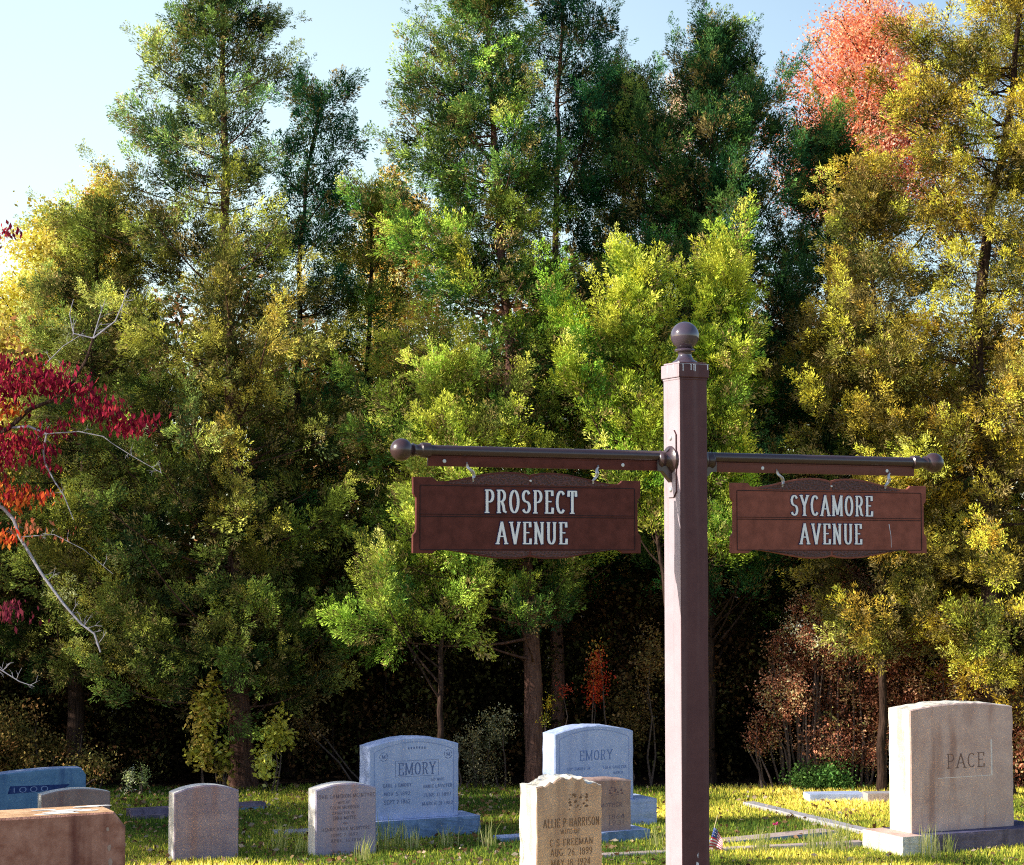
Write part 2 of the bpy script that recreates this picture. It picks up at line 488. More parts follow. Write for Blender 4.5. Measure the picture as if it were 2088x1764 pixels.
for sgn in (-1, 1):
    A = D.objects.new('arm', None)
    mb = MB()
    zt = zz(2.916)
    mb.tube([(sgn * (a + .02), 0, zt), (sgn * .936, 0, zt)], .0165, n=24)
    mb.box(*sorted((sgn * (a + .012), sgn * .915)), -.004, .004, zz(2.868), zt - .008, bev=.0015)
    mb.box(*sorted((sgn * (a + .012), sgn * .905)), -.0055, .0055, zz(2.8965), zz(2.8995))
    arm = mb.build('arm', M_ARM, sign, smooth=True)
    arm.data.materials.append(M_BOARD if sgn < 0 else plain('arm_web_brown', (.17, .06, .045), .6, .2))
    for p in arm.data.polygons:
        if p.center.z < zz(2.8995) and abs(p.normal.y) > .9: p.material_index = 1
    mb = MB()
    pr = [(.0165, .905), (.0225, .908), (.0235, .922), (.0225, .936), (.018, .940), (.0165, .950), (.018, .958), (.022, .964), (.016, .968)]
    for i in range(3, 19):
        an = -math.pi / 2 + math.pi * i / 18
        pr.append((.0345 * math.cos(an), 1.001 + .0345 * math.sin(an)))
    pr[-1] = (0, 1.001 + .0345)
    mb.lathe(pr, (0, 0, zt), (sgn, 0, 0), n=32)
    mb.build('end_ball', M_ARM, arm, smooth=True)
    # flared bracket with plate
    mb = MB()
    x0, x1 = sorted((sgn * a, sgn * (a + .006)))
    ol = [(-.034, zz(2.985)), (-.022, zz(3.0)), (.022, zz(3.0)), (.034, zz(2.985)), (.034, zz(2.800)), (.018, zz(2.783)), (-.018, zz(2.783)), (-.034, zz(2.800))]
    n = len(ol)
    vs = [(x0, y, z) for y, z in ol] + [(x1, y, z) for y, z in ol]
    mb.add(vs, [tuple(range(n)), tuple(range(2 * n - 1, n - 1, -1))] + [(i, i + n, (i + 1) % n + n, (i + 1) % n) for i in range(n)])
    lighten_sun_side(mb.build('bracket_plate', M_PAINT, sign))
    mb = MB()
    mb.lathe([(.046, a + .004), (.044, a + .010), (.030, a + .018), (.024, a + .030), (.026, a + .038), (.029, a + .044), (.024, a + .052), (.0166, a + .055)],
             (0, 0, zz(2.905)), (sgn, 0, 0), n=20)
    mb.prism([(sgn * (a + .005), zz(2.83)), (sgn * (a + .04), zz(2.868)), (sgn * (a + .06), zz(2.868)), (sgn * (a + .06), zz(2.90)), (sgn * (a + .005), zz(2.95))], -.012, .012)
    mb.build('bracket_flare', M_ARM, sign, smooth=True)
    for z in (2.975, 2.808):
        mb = MB(); mb.lathe([(.0, a + .0105), (.006, a + .0102), (.0085, a + .008), (.009, a + .006)], (0, -.004, zz(z)), (sgn, 0, 0), n=14)
        mb.build('screw', M_STEEL, sign, smooth=True)
    for xx in ((.235, .86) if sgn < 0 else (.295, .80)):
        mb = MB(); mb.lathe([(.0, .0042), (.0045, .0042), (.006, .004), (.0062, .0035)], (sgn * xx, 0, zz(2.884)), (0, -1, 0), n=12)
        mb.lathe([(.0, .0042), (.0045, .0046), (.0062, .004)], (sgn * xx, 0, zz(2.884)), (0, 1, 0), n=12)
        mb.build('rivet', M_STEEL, arm)
mb = MB()
mb.add([(.002, -a - .0008, zz(1.62)), (.010, -a - .0008, zz(1.615)), (.013, -a - .0008, zz(1.585)), (.006, -a - .0008, zz(1.57)), (-.001, -a - .0008, zz(1.60))], [(0, 1, 2, 3, 4)])
mb.add([(.004, -a - .0008, zz(1.640)), (.009, -a - .0008, zz(1.648)), (.008, -a - .0008, zz(1.63))], [(0, 1, 2)])
mb.build('chipped_paint', M_DRIP, sign)


def hanging(u0, lines, lab, bm_, dx_scale=1, marks=False):
    """u0 = position along the arm of the board's left edge"""
    W, H = .794, .232
    cx = u0 + W / 2
    p = Vector((PX, PY, 0)) + Matrix.Rotation(TH, 3, 'Z') @ Vector((cx, 0, 0))
    t = thing('hanging_sign', lab, 'street sign', (p.x, p.y, 2.602), rz=TH)
    half = [(.0, .0115), (.008, .0135), (.022, .0175), (.05, .0205), (.085, .021), (.13, .017), (.18, .008), (.24, -.004), (.285, -.011), (.315, -.012), (.325, -.006), (.33, .0), (.397, .0)]
    top = [(x, H + z) for x, z in half]
    side = [(.397, H), (.396, H - .05), (.391, H - .058), (.386, H - .062), (.386, .072), (.389, .064), (.397, .056), (.397, 0)]
    ol = top + side[1:]
    ol += [(x, -z * .85) for x, z in reversed(half[:-1])]
    full = ol + [(-x, z) for x, z in reversed(ol) if x > 1e-6]
    mb = MB(); mb.prism(full, -.006, .006)
    board = mb.build('board', bm_, t)
    bv = board.modifiers.new('bevel', 'BEVEL'); bv.width = .0015; bv.segments = 2; bv.limit_method = 'ANGLE'
    mb = MB()
    xl, xr, zb, zt = -.373, .373, .012, .206
    for (p0, p1, q0, q1) in ((xl, xr, zt, zt + .0022), (xl, xr, zb - .0022, zb), (xl - .0022, xl, zb, zt), (xr, xr + .0022, zb, zt), (xl, xr, .1115, .1135), (xl, xr, .1185, .1200)):
        mb.box(p0, p1, -.0074, -.0055, q0, q1)
    mb.build('border_line', M_GROOVE, board)
    for nm, sg in (('top', 1), ('bottom', -1)):
        mb = MB()
        pts = []
        for x, z in half[:9]:
            pts.append((x, z - .006))
        lo = [(.26, -.020), (.0, -.020)]
        if sg > 0: poly = [(x, H + z) for x, z in pts + lo]
        else: poly = [(x, -z * .85 ) for x, z in pts + [(.26, -.009), (.0, -.009)]]
        for s2 in (1, -1):
            q = [(x * s2 + s2 * .004, z) for x, z in poly]
            mb.prism(q, -.0072, -.0058)
        mb.build('hammered_panel', M_LOBE, board)
    mb = MB()
    for (txt, cx_, z0, w, h) in lines:
        text_mesh(mb, txt, cx_, z0, w, h, -.006, thick=.115, thin=.045, depth=.0018, mi=1, grow=.0024, gap=.16)  # larger navy letters beneath paint a shadow halo around the white ones
        text_mesh(mb, txt, cx_, z0, w, h, -.0079, thick=.115, thin=.045, depth=.0016, mi=0, grow=.0003, gap=.16)
    mb.build('lettering', [M_LETTER, M_LETTER_HALO], board)
    if marks:
        mb = MB()
        mb.add([(.236, -.0066, .100), (.239, -.0066, .100), (.246, -.0066, .060), (.2445, -.0066, .060)], [(0, 1, 2, 3)])
        mb.add([(.2445, -.0066, .060), (.246, -.0066, .060), (.247, -.0066, .020), (.2455, -.0066, .020)], [(0, 1, 2, 3)])
        mb.build('scratch', M_DRIP, board)
    mb = MB(); mb.lathe([(0, .0085), (.003, .0085), (.0042, .007), (.0044, .005)], (.002, 0, H - .006), (0, -1, 0), n=10); mb.build('rivet', M_STEEL, board)
    for hx, lean in ((-.197, -.022), (.222, .018)):
        hz = H - (.003)
        mb = MB()
        pts = [(hx, -.009, hz - .006), (hx - .003, -.013, hz + .002)]
        for i in range(9):
            f = i / 8
            pts.append((hx + lean * f + .004 * math.sin(f * 6.28), -.012 + .003 * math.sin(f * 9), hz + .004 + .040 * f))
        pts += [(hx + lean + .003, -.002, hz + .050), (hx + lean + .004, .008, hz + .042)]
        mb.tube(pts, .0032, n=8)
        pts2 = [(p_[0] + .006 * math.sin(min(1, max(0, (i - 1) / 9)) * math.pi), p_[1] - .002, p_[2]) for i, p_ in enumerate(pts)]
        mb.tube(pts2, .0024, n=8)
        mb.tube([(hx, -.008, hz - .006), (hx, .010, hz - .008)], .003, n=8)
        mb.build('hook', M_STEEL, t, smooth=True)
    return t


hanging(-.965, [('PROSPECT', .003, .126, .320, .0690), ('AVENUE', .006, .030, .246, .0660)],
        'brown scalloped hanging sign reading PROSPECT AVENUE in white letters', M_BOARD)
hanging(.169, [('SYCAMORE', .002, .127, .332, .0660), ('AVENUE', -.003, .032, .250, .0660)],
        'lighter brown scalloped hanging sign reading SYCAMORE AVENUE in white letters', M_BOARD2, marks=True)


# ------------------------------------------------------------------ gravestones
def solve_w(P, px, th):
    k = ray(px, 1650); k = k[0] / k[1]
    return (k * P.y - P.x) / (math.cos(th) - k * math.sin(th))


def solve_t(P, px, th):
    k = ray(px, 1650); k = k[0] / k[1]
    return (P.x - k * P.y) / (math.sin(th) + k * math.cos(th))


def vnoise(p, s):
    from mathutils import noise
    return noise.noise(Vector(p) * s)


def slab(name, w, t, h, rise, mats, parent, rough=0.0, panel_rough=0.0, seed=0, bev=.012, shoulder=0.0, chamfer=None, topfn=None):
    """a gravestone body: front face at y=0, x from 0 to w, thickness t, shoulder height h, arched by rise"""
    ol = []
    ns, nt_ = 12, 24
    for i in range(ns + 1): ol.append((0.0, h * i / ns))
    for i in range(1, nt_):
        f = i / nt_
        x = w * f
        z = h + (topfn(f) if topfn else rise * (1 - (2 * f - 1) ** 2))
        ol.append((x, z))
    for i in range(ns + 1): ol.append((w, h - h * i / ns))
    if chamfer:
        cw, ch = chamfer
        ol = [(0, 0), (0, h), ] + [(w - cw, h) if False else (w * f / 20, h) for f in range(1, 20) if w * f / 20 < w - cw] + [(w - cw, h), (w, h - ch), (w, 0)]
    n = len(ol)
    cx, cz = w / 2, h / 2
    m = MB()
    nl = 7
    loops = []
    cen = Vector((w / 2, 0, h * 0.55))
    rings = [(0.0, bev)] + [(bev * .8 + (t - bev * 1.6) * k / (nl - 1), 0.0) for k in range(nl)] + [(t, bev)]
    vs = []
    for ri, (y, ins) in enumerate(rings):
        for i, (x, z) in enumerate(ol):
            vx, vz = x, z
            if ins:
                d = Vector((cen.x - x, cen.z - z)); d.normalize()
                vx += d.x * ins; vz += d.y * ins if z > 0.02 else 0
            elif rough and z > 0.03:
                d = Vector((x - cen.x, z - cen.z))
                on_side = x < 1e-6 or x > w - 1e-6
                d = Vector(((1 if x > cen.x else -1), 0)) if on_side and z < h * .98 else Vector((d.x * .3, abs(d.y))).normalized()
                edge = math.sin(math.pi * (y / t))
                q = (x * 1.0 + seed, y, z)
                s = vnoise(q, 9) * .7 + vnoise(q, 24) * .5 + vnoise(q, 50) * .25
                vx += d.x * rough * (s * .9 + .25 * edge); vz += d.y * rough * (s * .9 + .25 * edge)
            vs.append((vx, y, vz))
    fs = []; mi = []
    nr = len(rings)
    fs.append(tuple(range(n))[::-1]); mi.append(0)
    fs.append(tuple((nr - 1) * n + i for i in range(n))); mi.append(0)
    for r_ in range(nr - 1):
        for i in range(n - 1):
            fs.append((r_ * n + i, r_ * n + i + 1, (r_ + 1) * n + i + 1, (r_ + 1) * n + i))
            mi.append(1 if 0 < r_ < nr - 2 else 0)
    m.v = [Vector(v) for v in vs]; m.f = fs; m.m = mi
    o = m.build(name, mats, parent)
    return o


def headstone(lab, xl, yb, xr, xf, ysh, yap, mats, th=TH, rough=0.0, name='headstone', tfix=None, seed=0, group=None, sink=0.12, cat='gravestone', **kw):
    P = G(xl, yb)
    w = solve_w(P, xr, th)
    t = tfix or solve_t(P, xf, th)
    u, f, wv = ray(xl, ysh)
    zsh = CAMZ + wv / f * P.y
    Pm = P + Vector((math.cos(th), math.sin(th), 0)) * (w / 2)
    u, f, wv = ray((xl + xr) / 2, yap)
    zap = CAMZ + wv / f * Pm.y
    root = thing(name, lab, cat, (P.x, P.y, P.z), group, rz=th)
    h = zsh - P.z
    body = slab('stone', w, t, h + sink, zap - zsh, mats, root, rough=rough, seed=seed, **kw)
    body.location = (0, 0, -sink)
    return root, body, w, t, h, zap - zsh


def carve(body, lines, w, h, mat, sink=.12, thick=.09, thin=.05, y=0.0):
    """lines: (text, centre 0..1 across, baseline z over the ground, width, height)"""
    for (txt, cx, z0, ww, hh) in lines:
        m = MB()
        text_mesh(m, txt, cx * w, z0 + sink, ww, hh, y, thick=thick, thin=thin, serif=False, depth=.0012)
        m.build('inscription_line', mat, body)


def base_block(root, x0, x1, y0, y1, z0, z1, mats, name='base', rough=.01, seed=0):
    m = MB()
    nx, ny, nz = max(4, int((x1 - x0) / .05)), max(4, int((y1 - y0) / .05)), 5
    bm = bmesh.new()
    bmesh.ops.create_cube(bm, size=1)
    for v in bm.verts: v.co = Vector((x0 + (v.co.x + .5) * (x1 - x0), y0 + (v.co.y + .5) * (y1 - y0), z0 + (v.co.z + .5) * (z1 - z0)))
    bmesh.ops.subdivide_edges(bm, edges=list(bm.edges), cuts=14, use_grid_fill=True)
    for v in bm.verts:
        if v.co.z < z1 - 1e-4:
            s = vnoise((v.co.x + seed, v.co.y, v.co.z), 11) * .7 + vnoise((v.co.x + seed, v.co.y, v.co.z), 32) * .4
            out = Vector((v.co.x - (x0 + x1) / 2, v.co.y - (y0 + y1) / 2, 0))
            d = Vector((1 if out.x > 0 else -1, 0, 0)) if abs(abs(out.x) - (x1 - x0) / 2) < 1e-4 else Vector((0, 1 if out.y > 0 else -1, 0))
            v.co += d * rough * (s + .2)
        else:
            pass
    me = D.meshes.new(name); 
    for mm in (mats if isinstance(mats, (list, tuple)) else [mats]): me.materials.append(mm)
    bm.normal_update()
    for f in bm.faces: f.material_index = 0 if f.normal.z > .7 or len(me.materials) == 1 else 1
    bm.to_mesh(me); bm.free()
    return link(name, me, root)


# the two small arched markers of a row
r1, b1, w, t, h, rs = headstone('left small arched marble headstone in the sunlit grass, its face worn nearly smooth',
                                354, 1757, 487, 340, 1618, 1601, [M_MARBLE, M_FLANK_SUNLIT], tfix=.17)
carve(b1, [('JOHN W', .42, h * .80, w * .5, .030), ('MCINTYRE', .5, h * .66, w * .6, .028), ('SEPT 9 1851', .42, h * .30, w * .55, .026)], w, h, plain('worn_carving', (0.28, 0.24, 0.30), .9, .1), thick=.07, thin=.05)
r2, b2, w, t, h, rs = headstone('lilac small arched headstone with many lines of carved writing, beside the wide EMORY monument',
                                643, 1748, 767, 622, 1612, 1597, [M_MARBLE_B, M_FLANK_SUNLIT], tfix=.19, seed=3)
carve(b2, [('IDAH CAMERON MCINTYRE', .5, h * .865, w * .95, .034), ('WIFE OF', .46, h * .78, w * .2, .022), ('COLIN MURDOCH', .48, h * .70, w * .48, .027),
           ('DAUGHTER OF', .46, h * .62, w * .38, .022), ('EDNA MOTTE', .47, h * .54, w * .38, .029), ('AND', .48, h * .465, w * .08, .018),
           ('HENRY KNOX MCINTYRE', .5, h * .375, w * .80, .028), ('JUNE 2 1852', .47, h * .29, w * .45, .025), ('APRIL 16 1924', .5, h * .20, w * .50, .027)], w, h, M_INK_PALE, thick=.10, thin=.06)

# wide blue-grey family monuments
for (xl, yb, xr, xf, ysh, yap, bx0, bx1, bh, lab, seed) in (
        (752, 1672, 935, 727, 1522, 1499, 738, 968, .19, 'wide blue-grey EMORY monument right behind the small arched headstone, with two columns of dates', 5),
        (1131, 1640, 1292, 1104, 1500, 1479, 1110, 1330, .24, 'upright blue EMORY monument farther back beside the reddish cedar trunk', 9)):
    P0 = G(xl, yb)
    root, body, w, t, h, rs = headstone(lab, xl, yb, xr, xf, ysh, yap, [M_BLUE, M_BLUE], rough=.012, seed=seed, tfix=.26 if seed == 5 else .28)
    body.location.z = 0
    # body sits on its base: rebuild proportions
    m = MB()
    tz = h + .12 if False else h
    body.scale = (1, 1, h / (h + .12))
    fw = w - .12
    # recessed panel outline
    edge = MB()
    pts = []
    for i in range(25):
        f = i / 24
        pts.append((.06 + fw * f, h - .055 + rs * (1 - (2 * f - 1) ** 2) * .95))
    for i in range(24):
        (xa, za), (xb, zb) = pts[i], pts[i + 1]
        edge.add([(xa, -.0015, za), (xb, -.0015, zb), (xb, -.0015, zb + .008), (xa, -.0015, za + .008)], [(0, 1, 2, 3)])
    edge.box(.052, .060, -.0015, .004, .03, h - .055); edge.box(w - .060, w - .052, -.0015, .004, .03, h - .055)
    edge.build('panel_border', plain('panel_border_blue', (0.27, 0.35, 0.60), .9, .1), root)
    ins = MB()
    lines = []
    if seed == 5:
        lines = [('EMORY', .53, h * .60, w * .42, .115)]
        lines += [('EARL J EMORY', .31, h * .44, w * .32, .034), ('NOV 5 1892', .31, h * .325, w * .29, .034), ('SEPT 2 1962', .31, h * .21, w * .29, .040),
                  ('HIS WIFE', .76, h * .50, w * .15, .026), ('ANNIE LASSITER', .76, h * .405, w * .33, .032), ('JUNE 11 1897', .76, h * .285, w * .31, .034), ('MARCH 31 1982', .76, h * .165, w * .35, .034)]
    else:
        lines = [('EMORY', .52, h * .60, w * .42, .10), ('GUY EMORY JR', .30, h * .46, w * .3, .03), ('LOLA SAULTER', .76, h * .46, w * .3, .03), ('MARCH', .8, h * .38, w * .12, .026)]
    IM = M_INK_BLUE if seed == 5 else plain('carved_blue_faint', (0.16, 0.24, 0.48), .9, .1)
    for (txt, cx_, z0, ww, hh) in lines:
        q_ = MB(); text_mesh(q_, txt, cx_ * w, z0, ww, hh, 0, thick=.10 if hh > .05 else .12, thin=.055 if hh > .05 else .07, serif=hh > .05, depth=.0016)
        q_.build('inscription_line', IM, root)
    if seed == 5:
        bx = (.53 - .24) * w, (.53 + .24) * w
        for z in (h * .575, h * .575 + .155): ins.box(bx[0], bx[1], -.0012, .002, z, z + .003)
        for x in bx: ins.box(x, x + .003, -.0012, .002, h * .575, h * .575 + .155)
        for cx_ in (.16, .88):                                    # the two round emblems
            o_ = [(cx_ * w + .045 * math.cos(k / 20 * 6.283), h * .86 + .045 * math.sin(k / 20 * 6.283)) for k in range(21)]
            for k in range(20):
                if k % 4 == 3: continue
                (xa, za), (xb, zb) = o_[k], o_[k + 1]
                ins.add([(xa, -.001, za), (xb, -.001, zb), (cx_ * w + (xb - cx_ * w) * .86, -.001, h * .86 + (zb - h * .86) * .86), (cx_ * w + (xa - cx_ * w) * .86, -.001, h * .86 + (za - h * .86) * .86)], [(0, 1, 2, 3)])
            text_mesh(ins, 'M', cx_ * w, h * .86 - .018, .04, .036, 0, thick=.16, thin=.12, serif=False, depth=.001)
        for k in range(7):
            ins.box(w * (.43 + k * .03), w * (.445 + k * .03), -.001, .002, h * .955 - .002 * abs(k - 3), h * .985 - .002 * abs(k - 3))
    if seed == 5: ins.build('carved_emblems', IM, root)
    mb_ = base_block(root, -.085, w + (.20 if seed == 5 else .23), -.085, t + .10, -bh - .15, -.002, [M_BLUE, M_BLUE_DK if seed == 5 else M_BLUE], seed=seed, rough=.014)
    # lift so that the base's foot is at the ground
    if True:
        d = bh
        for ch in root.children: pass
        root.location.z = G(xl, yb).z
        root['base_drop'] = bh
    # the block was placed with its top at yb's ground point; shift it back along the sight line
    k = (CAMZ - (0 + bh)) / CAMZ
    Pn = at(xl, yb, P0.y * k)
    s = k
    root.location = (Pn.x, Pn.y, bh + gz(Pn.x, Pn.y))
    root.scale = (s, s, s)
    del root['base_drop']

# sandstone marker with a rocky crest in front
def crest(f):
    base = .035 * (1 - (2 * f - 1) ** 2)
    if .28 < f < .72: base += .028
    return base + .010 * math.sin(f * 37) * (1 if f > .05 else 0)


root, body, w, t, h, rs = headstone('tan granite headstone of ALLIE P HARRISON with a ragged rocky crest and bright chipped side',
                                    1094, 1815, 1227, 1058, 1607, 1596, [M_TAN, M_ROCK], rough=.022, seed=13, tfix=.30, topfn=crest, bev=.008)
carve(body, [('ALLIE P HARRISON', .53, h * .60, w * .86, .066), ('WIFE OF', .51, h * .53, w * .30, .034), ('C S FREEMAN', .53, h * .415, w * .66, .052),
             ('AUG. 26. 1899', .53, h * .315, w * .64, .056), ('MAY 18. 1924', .52, h * .212, w * .60, .054), ('THE SHADOWED VALE', .52, h * .13, w * .68, .030), ('LEADS HOME', .5, h * .075, w * .48, .030)],
      w, h, M_INK_TAN, thick=.10, thin=.065)
m = MB()
rn = random.Random(5)
for k in range(26):                                                  # the worn wreath above the name
    cx_ = w * (.5 + rn.random() * .28); cz_ = h * (.76 + rn.random() * .16) + .12
    s_ = .006 + rn.random() * .012
    m.add([(cx_ - s_, -.001 - k * .00005, cz_), (cx_, -.001 - k * .00005, cz_ - s_ * .5), (cx_ + s_, -.001 - k * .00005, cz_ + s_ * .2), (cx_, -.001 - k * .00005, cz_ + s_)], [(0, 1, 2, 3)])
m.build('carved_wreath', M_INK_TAN, body)

# violet-brown stone just behind it
root, body, w, t, h, rs = headstone('plain violet-brown stone half hidden behind the tan headstone with the rocky crest', 1178, 1722, 1287, 1150, 1597, 1589,
                                    [M_MARBLE_P, M_MARBLE_P], rough=.008, seed=21, tfix=.24)
m = MB(); rn = random.Random(8)
for k in range(14):
    cx_ = w * (.58 + rn.random() * .25); cz_ = h * (.76 + rn.random() * .14) + .12; s_ = .006 + rn.random() * .012
    m.add([(cx_ - s_, -.001 - k * .00005, cz_), (cx_, -.001 - k * .00005, cz_ - s_ * .4), (cx_ + s_, -.001 - k * .00005, cz_), (cx_, -.001 - k * .00005, cz_ + s_)], [(0, 1, 2, 3)])
for (txt, cx_, z0, ww, hh) in [('1864', .72, h * .38, w * .3, .04), ('1931', .72, h * .28, w * .3, .04), ('MOTHER', .62, h * .58, w * .42, .035)]:
    q_ = MB(); text_mesh(q_, txt, cx_ * w, z0 + .12, ww, hh, 0, thick=.1, thin=.06, serif=False, depth=.0012); q_.build('inscription_line', M_INK_PALE, body)
m.build('carved_wreath', plain('carved_violet', (0.17, 0.11, 0.13), .9, .1), body)
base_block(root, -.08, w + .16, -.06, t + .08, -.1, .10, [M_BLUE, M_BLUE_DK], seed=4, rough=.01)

# PACE
root, body, w, t, h, rs = headstone('large pinkish-grey PACE monument with rust stains on a stone base', 1858, 1698, 2068, 1803, 1447, 1431, [M_PACE, M_ROCK], rough=.016, seed=31, tfix=.34, bev=.014)
P0 = G(1858, 1698)
body.location.z = 0; body.scale = (1, 1, h / (h + .12))
bh = .17
k = (CAMZ - bh) / CAMZ
Pn = at(1858, 1698, P0.y * k)
root.location = (Pn.x, Pn.y, bh + gz(Pn.x, Pn.y)); root.scale = (k, k, k)
m = MB()
text_mesh(m, 'PACE', w * .53, h * .51, w * .37, h * .115, 0, thick=.085, thin=.05, serif=True, depth=.0016)
m.build('inscription', M_INK_PACE, body if False else root)
m = MB()
m.box(w * .26, w * .78, -.0012, .002, h * .43, h * .43 + .006); m.box(w * .775, w * .79, -.0013, .002, h * .43, h * .73)
m.build('panel_border', plain('panel_edge_pale', (.82, .74, .70), .9, .1), root)
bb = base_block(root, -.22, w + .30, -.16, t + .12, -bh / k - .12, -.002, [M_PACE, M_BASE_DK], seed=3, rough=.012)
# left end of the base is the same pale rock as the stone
me = bb.data; me.materials.append(M_ROCK); me.materials.append(stone_mat('base_top_painted_shadow', (0.06, 0.06, 0.13), (0.12, 0.11, 0.2), (.04, .04, .08), .5))
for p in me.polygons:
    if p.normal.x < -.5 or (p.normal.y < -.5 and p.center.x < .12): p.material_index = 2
    elif p.normal.z > .7 and p.center.x > .06: p.material_index = 3  # base top painted dark where the stone's shadow falls

# rough stone at the left edge
P = at(226, 1656, 13.0)
zt = P.z
L = solve_w(at(0, 1676, 12.6), 246, TH) + .5
gx = P.x - (L - .1) * math.cos(TH); gy = P.y - (L - .1) * math.sin(TH)
root = thing('headstone', 'big rusty brown rough stone cut off by the left edge, top sunlit', 'gravestone', (gx, gy, gz(gx, gy)), rz=TH)
hh = zt - gz(gx, gy)
sb = slab('stone', L, .42, hh + .25, 0, [M_RUST, M_RUST_SUNLIT], root, chamfer=(.075, .10), bev=.015)
sb.location = (0, 0, -.25)
m = MB()
rn = random.Random(3)
for k in range(16):
    cx_ = L - .5 + rn.random() * .46; cy_ = .05 + rn.random() * .3; s_ = .02 + rn.random() * .06
    n_ = 9
    m.add([(cx_ + s_ * 1.6 * math.cos(i / n_ * 6.28) * (.7 + .5 * rn.random()), cy_ + s_ * .5 * math.sin(i / n_ * 6.28) * (.7 + .5 * rn.random()), hh + .0015 + k * .0002) for i in range(n_)], [tuple(range(n_))])
m.build('pale_lichen', plain('pale_lichen', (.85, .82, .78), .9, .1), root)
m = MB()
for k in range(5):
    cx_ = L - .14 + rn.random() * .10 * (1 if k < 6 else -3); cz_ = hh - .1 - rn.random() * .3; s_ = .004 + rn.random() * .013
    n_ = 8
    m.add([(cx_ + s_ * math.cos(i / n_ * 6.28) * (.7 + .5 * rn.random()), -.0012 - k * .0001, cz_ + s_ * 1.5 * math.sin(i / n_ * 6.28) * (.7 + .5 * rn.random())) for i in range(n_)], [tuple(range(n_))])
m.build('lichen_spot', plain('grey_lichen', (.48, .34, .28), .9, .1), root)

# blue stone behind, and small arched one between
root, body, w, t, h, rs = headstone('deep blue stone with a dark lettered band at the left edge', -70, 1672, 175, -95, 1592, 1570, [M_BLUE_DEEP, M_BLUE], seed=41, tfix=.22,
                                    topfn=lambda f: .05 * (1 - (1.55 * f - 1) ** 2) + .035 * f)
m = MB()
m.prism([(w * .34, h * .60 + .12), (w * .80, h * .64 + .12), (w * .86, h * .78 + .12), (w * .36, h * .80 + .12)], -.0015, .002)
bandmat = stone_mat('dark_band', (0.01, 0.03, 0.15), (0.06, 0.10, 0.28), (.02, .03, .1), .5, scale=16)
m.build('name_band', bandmat, body)
m = MB(); text_mesh(m, 'IOOO', w * .53, h * .63 + .12, w * .30, h * .13, -.0018, thick=.20, thin=.10, serif=False, depth=.0012, gap=.2)
m.build('inscription', plain('pale_blue_letters', (.30, .38, .62), .9, .1), body)
root, body, w, t, h, rs = headstone('low brownish arched headstone between the rusty rough stone and the deep blue one', 84, 1700, 225, 75, 1622, 1609, [M_MARBLE_P, M_FLANK_SUNLIT], seed=43, tfix=.17)


# low slabs, kerbs
def ground_box(name, lab, cat, pxs, w, dpt, h, mat, th=TH, group=None, slope=False):
    P = G(*pxs)
    o = thing(name, lab, cat, (P.x, P.y, P.z), group, rz=th)
    bb_ = base_block(o, 0, w, 0, dpt, -.1, h, mat, name='slab', rough=.005, seed=w)
    if slope:
        for v in bb_.data.vertices:
            if v.co.y < dpt * .3 and v.co.z > 0: v.co.z *= .45
    return o


ground_box('grave_marker', 'dark slanted flat marker lying behind the left small arched headstone', 'grave marker', (272, 1672), .52, .26, .085, [M_BASE_DK, M_BASE_DK], slope=True)
ground_box('grave_marker', 'dark flat marker in the shade to the right of the left small arched headstone', 'grave marker', (470, 1654), .40, .22, .06, [M_BASE_DK, M_BLUE_DK], slope=True)
ground_box('grave_marker', 'low blue-grey stone marker standing before the undergrowth left of the PACE monument', 'grave marker', (1652, 1636), .60, .26, .08, [M_BLUE, M_BLUE], th=R(8))
ground_box('grave_marker', 'small flat blue marker in the grass at the foot of the tan rocky-crested headstone', 'grave marker', (1025, 1718), .42, .2, .04, [M_BLUE, M_BLUE_DK])
ground_box('grave_marker', 'pale flat marker flush with the littered grass between the two small arched headstones', 'grave marker', (562, 1703), .34, .2, .025, [M_KERB, M_KERB], th=R(15))
ground_box('grave_marker', 'grey stone end of a marker peeking out beside the PACE monument', 'grave marker', (1770, 1636), .3, .2, .09, [M_KERB, M_KERB_PINK], th=R(8))


def kerb(lab, a_, b_, wd, hh, mat):
    A, B = G(*a_), G(*b_)
    d = B - A
    th = math.atan2(d.y, d.x)
    o = thing('plot_kerb', lab, 'kerb', (A.x, A.y, 0), None, rz=th)
    base_block(o, 0, math.hypot(d.x, d.y), 0, wd, -.1, hh, mat, name='kerb_stone', rough=.006, seed=wd)
    return o


kerb('long pinkish low kerb running from the tan headstone past the flag to the PACE base', (1195, 1752), (1762, 1728), .11, .035, [M_KERB_PINK, M_KERB])
kerb('blue-grey kerb crossing the lawn diagonally left of the PACE monument', (1515, 1643), (1760, 1703), .13, .025, [M_KERB, M_KERB])
kerb('short pinkish kerb behind the small flag', (1468, 1722), (1708, 1705), .22, .03, [M_KERB_PINK, M_BLUE_DK])

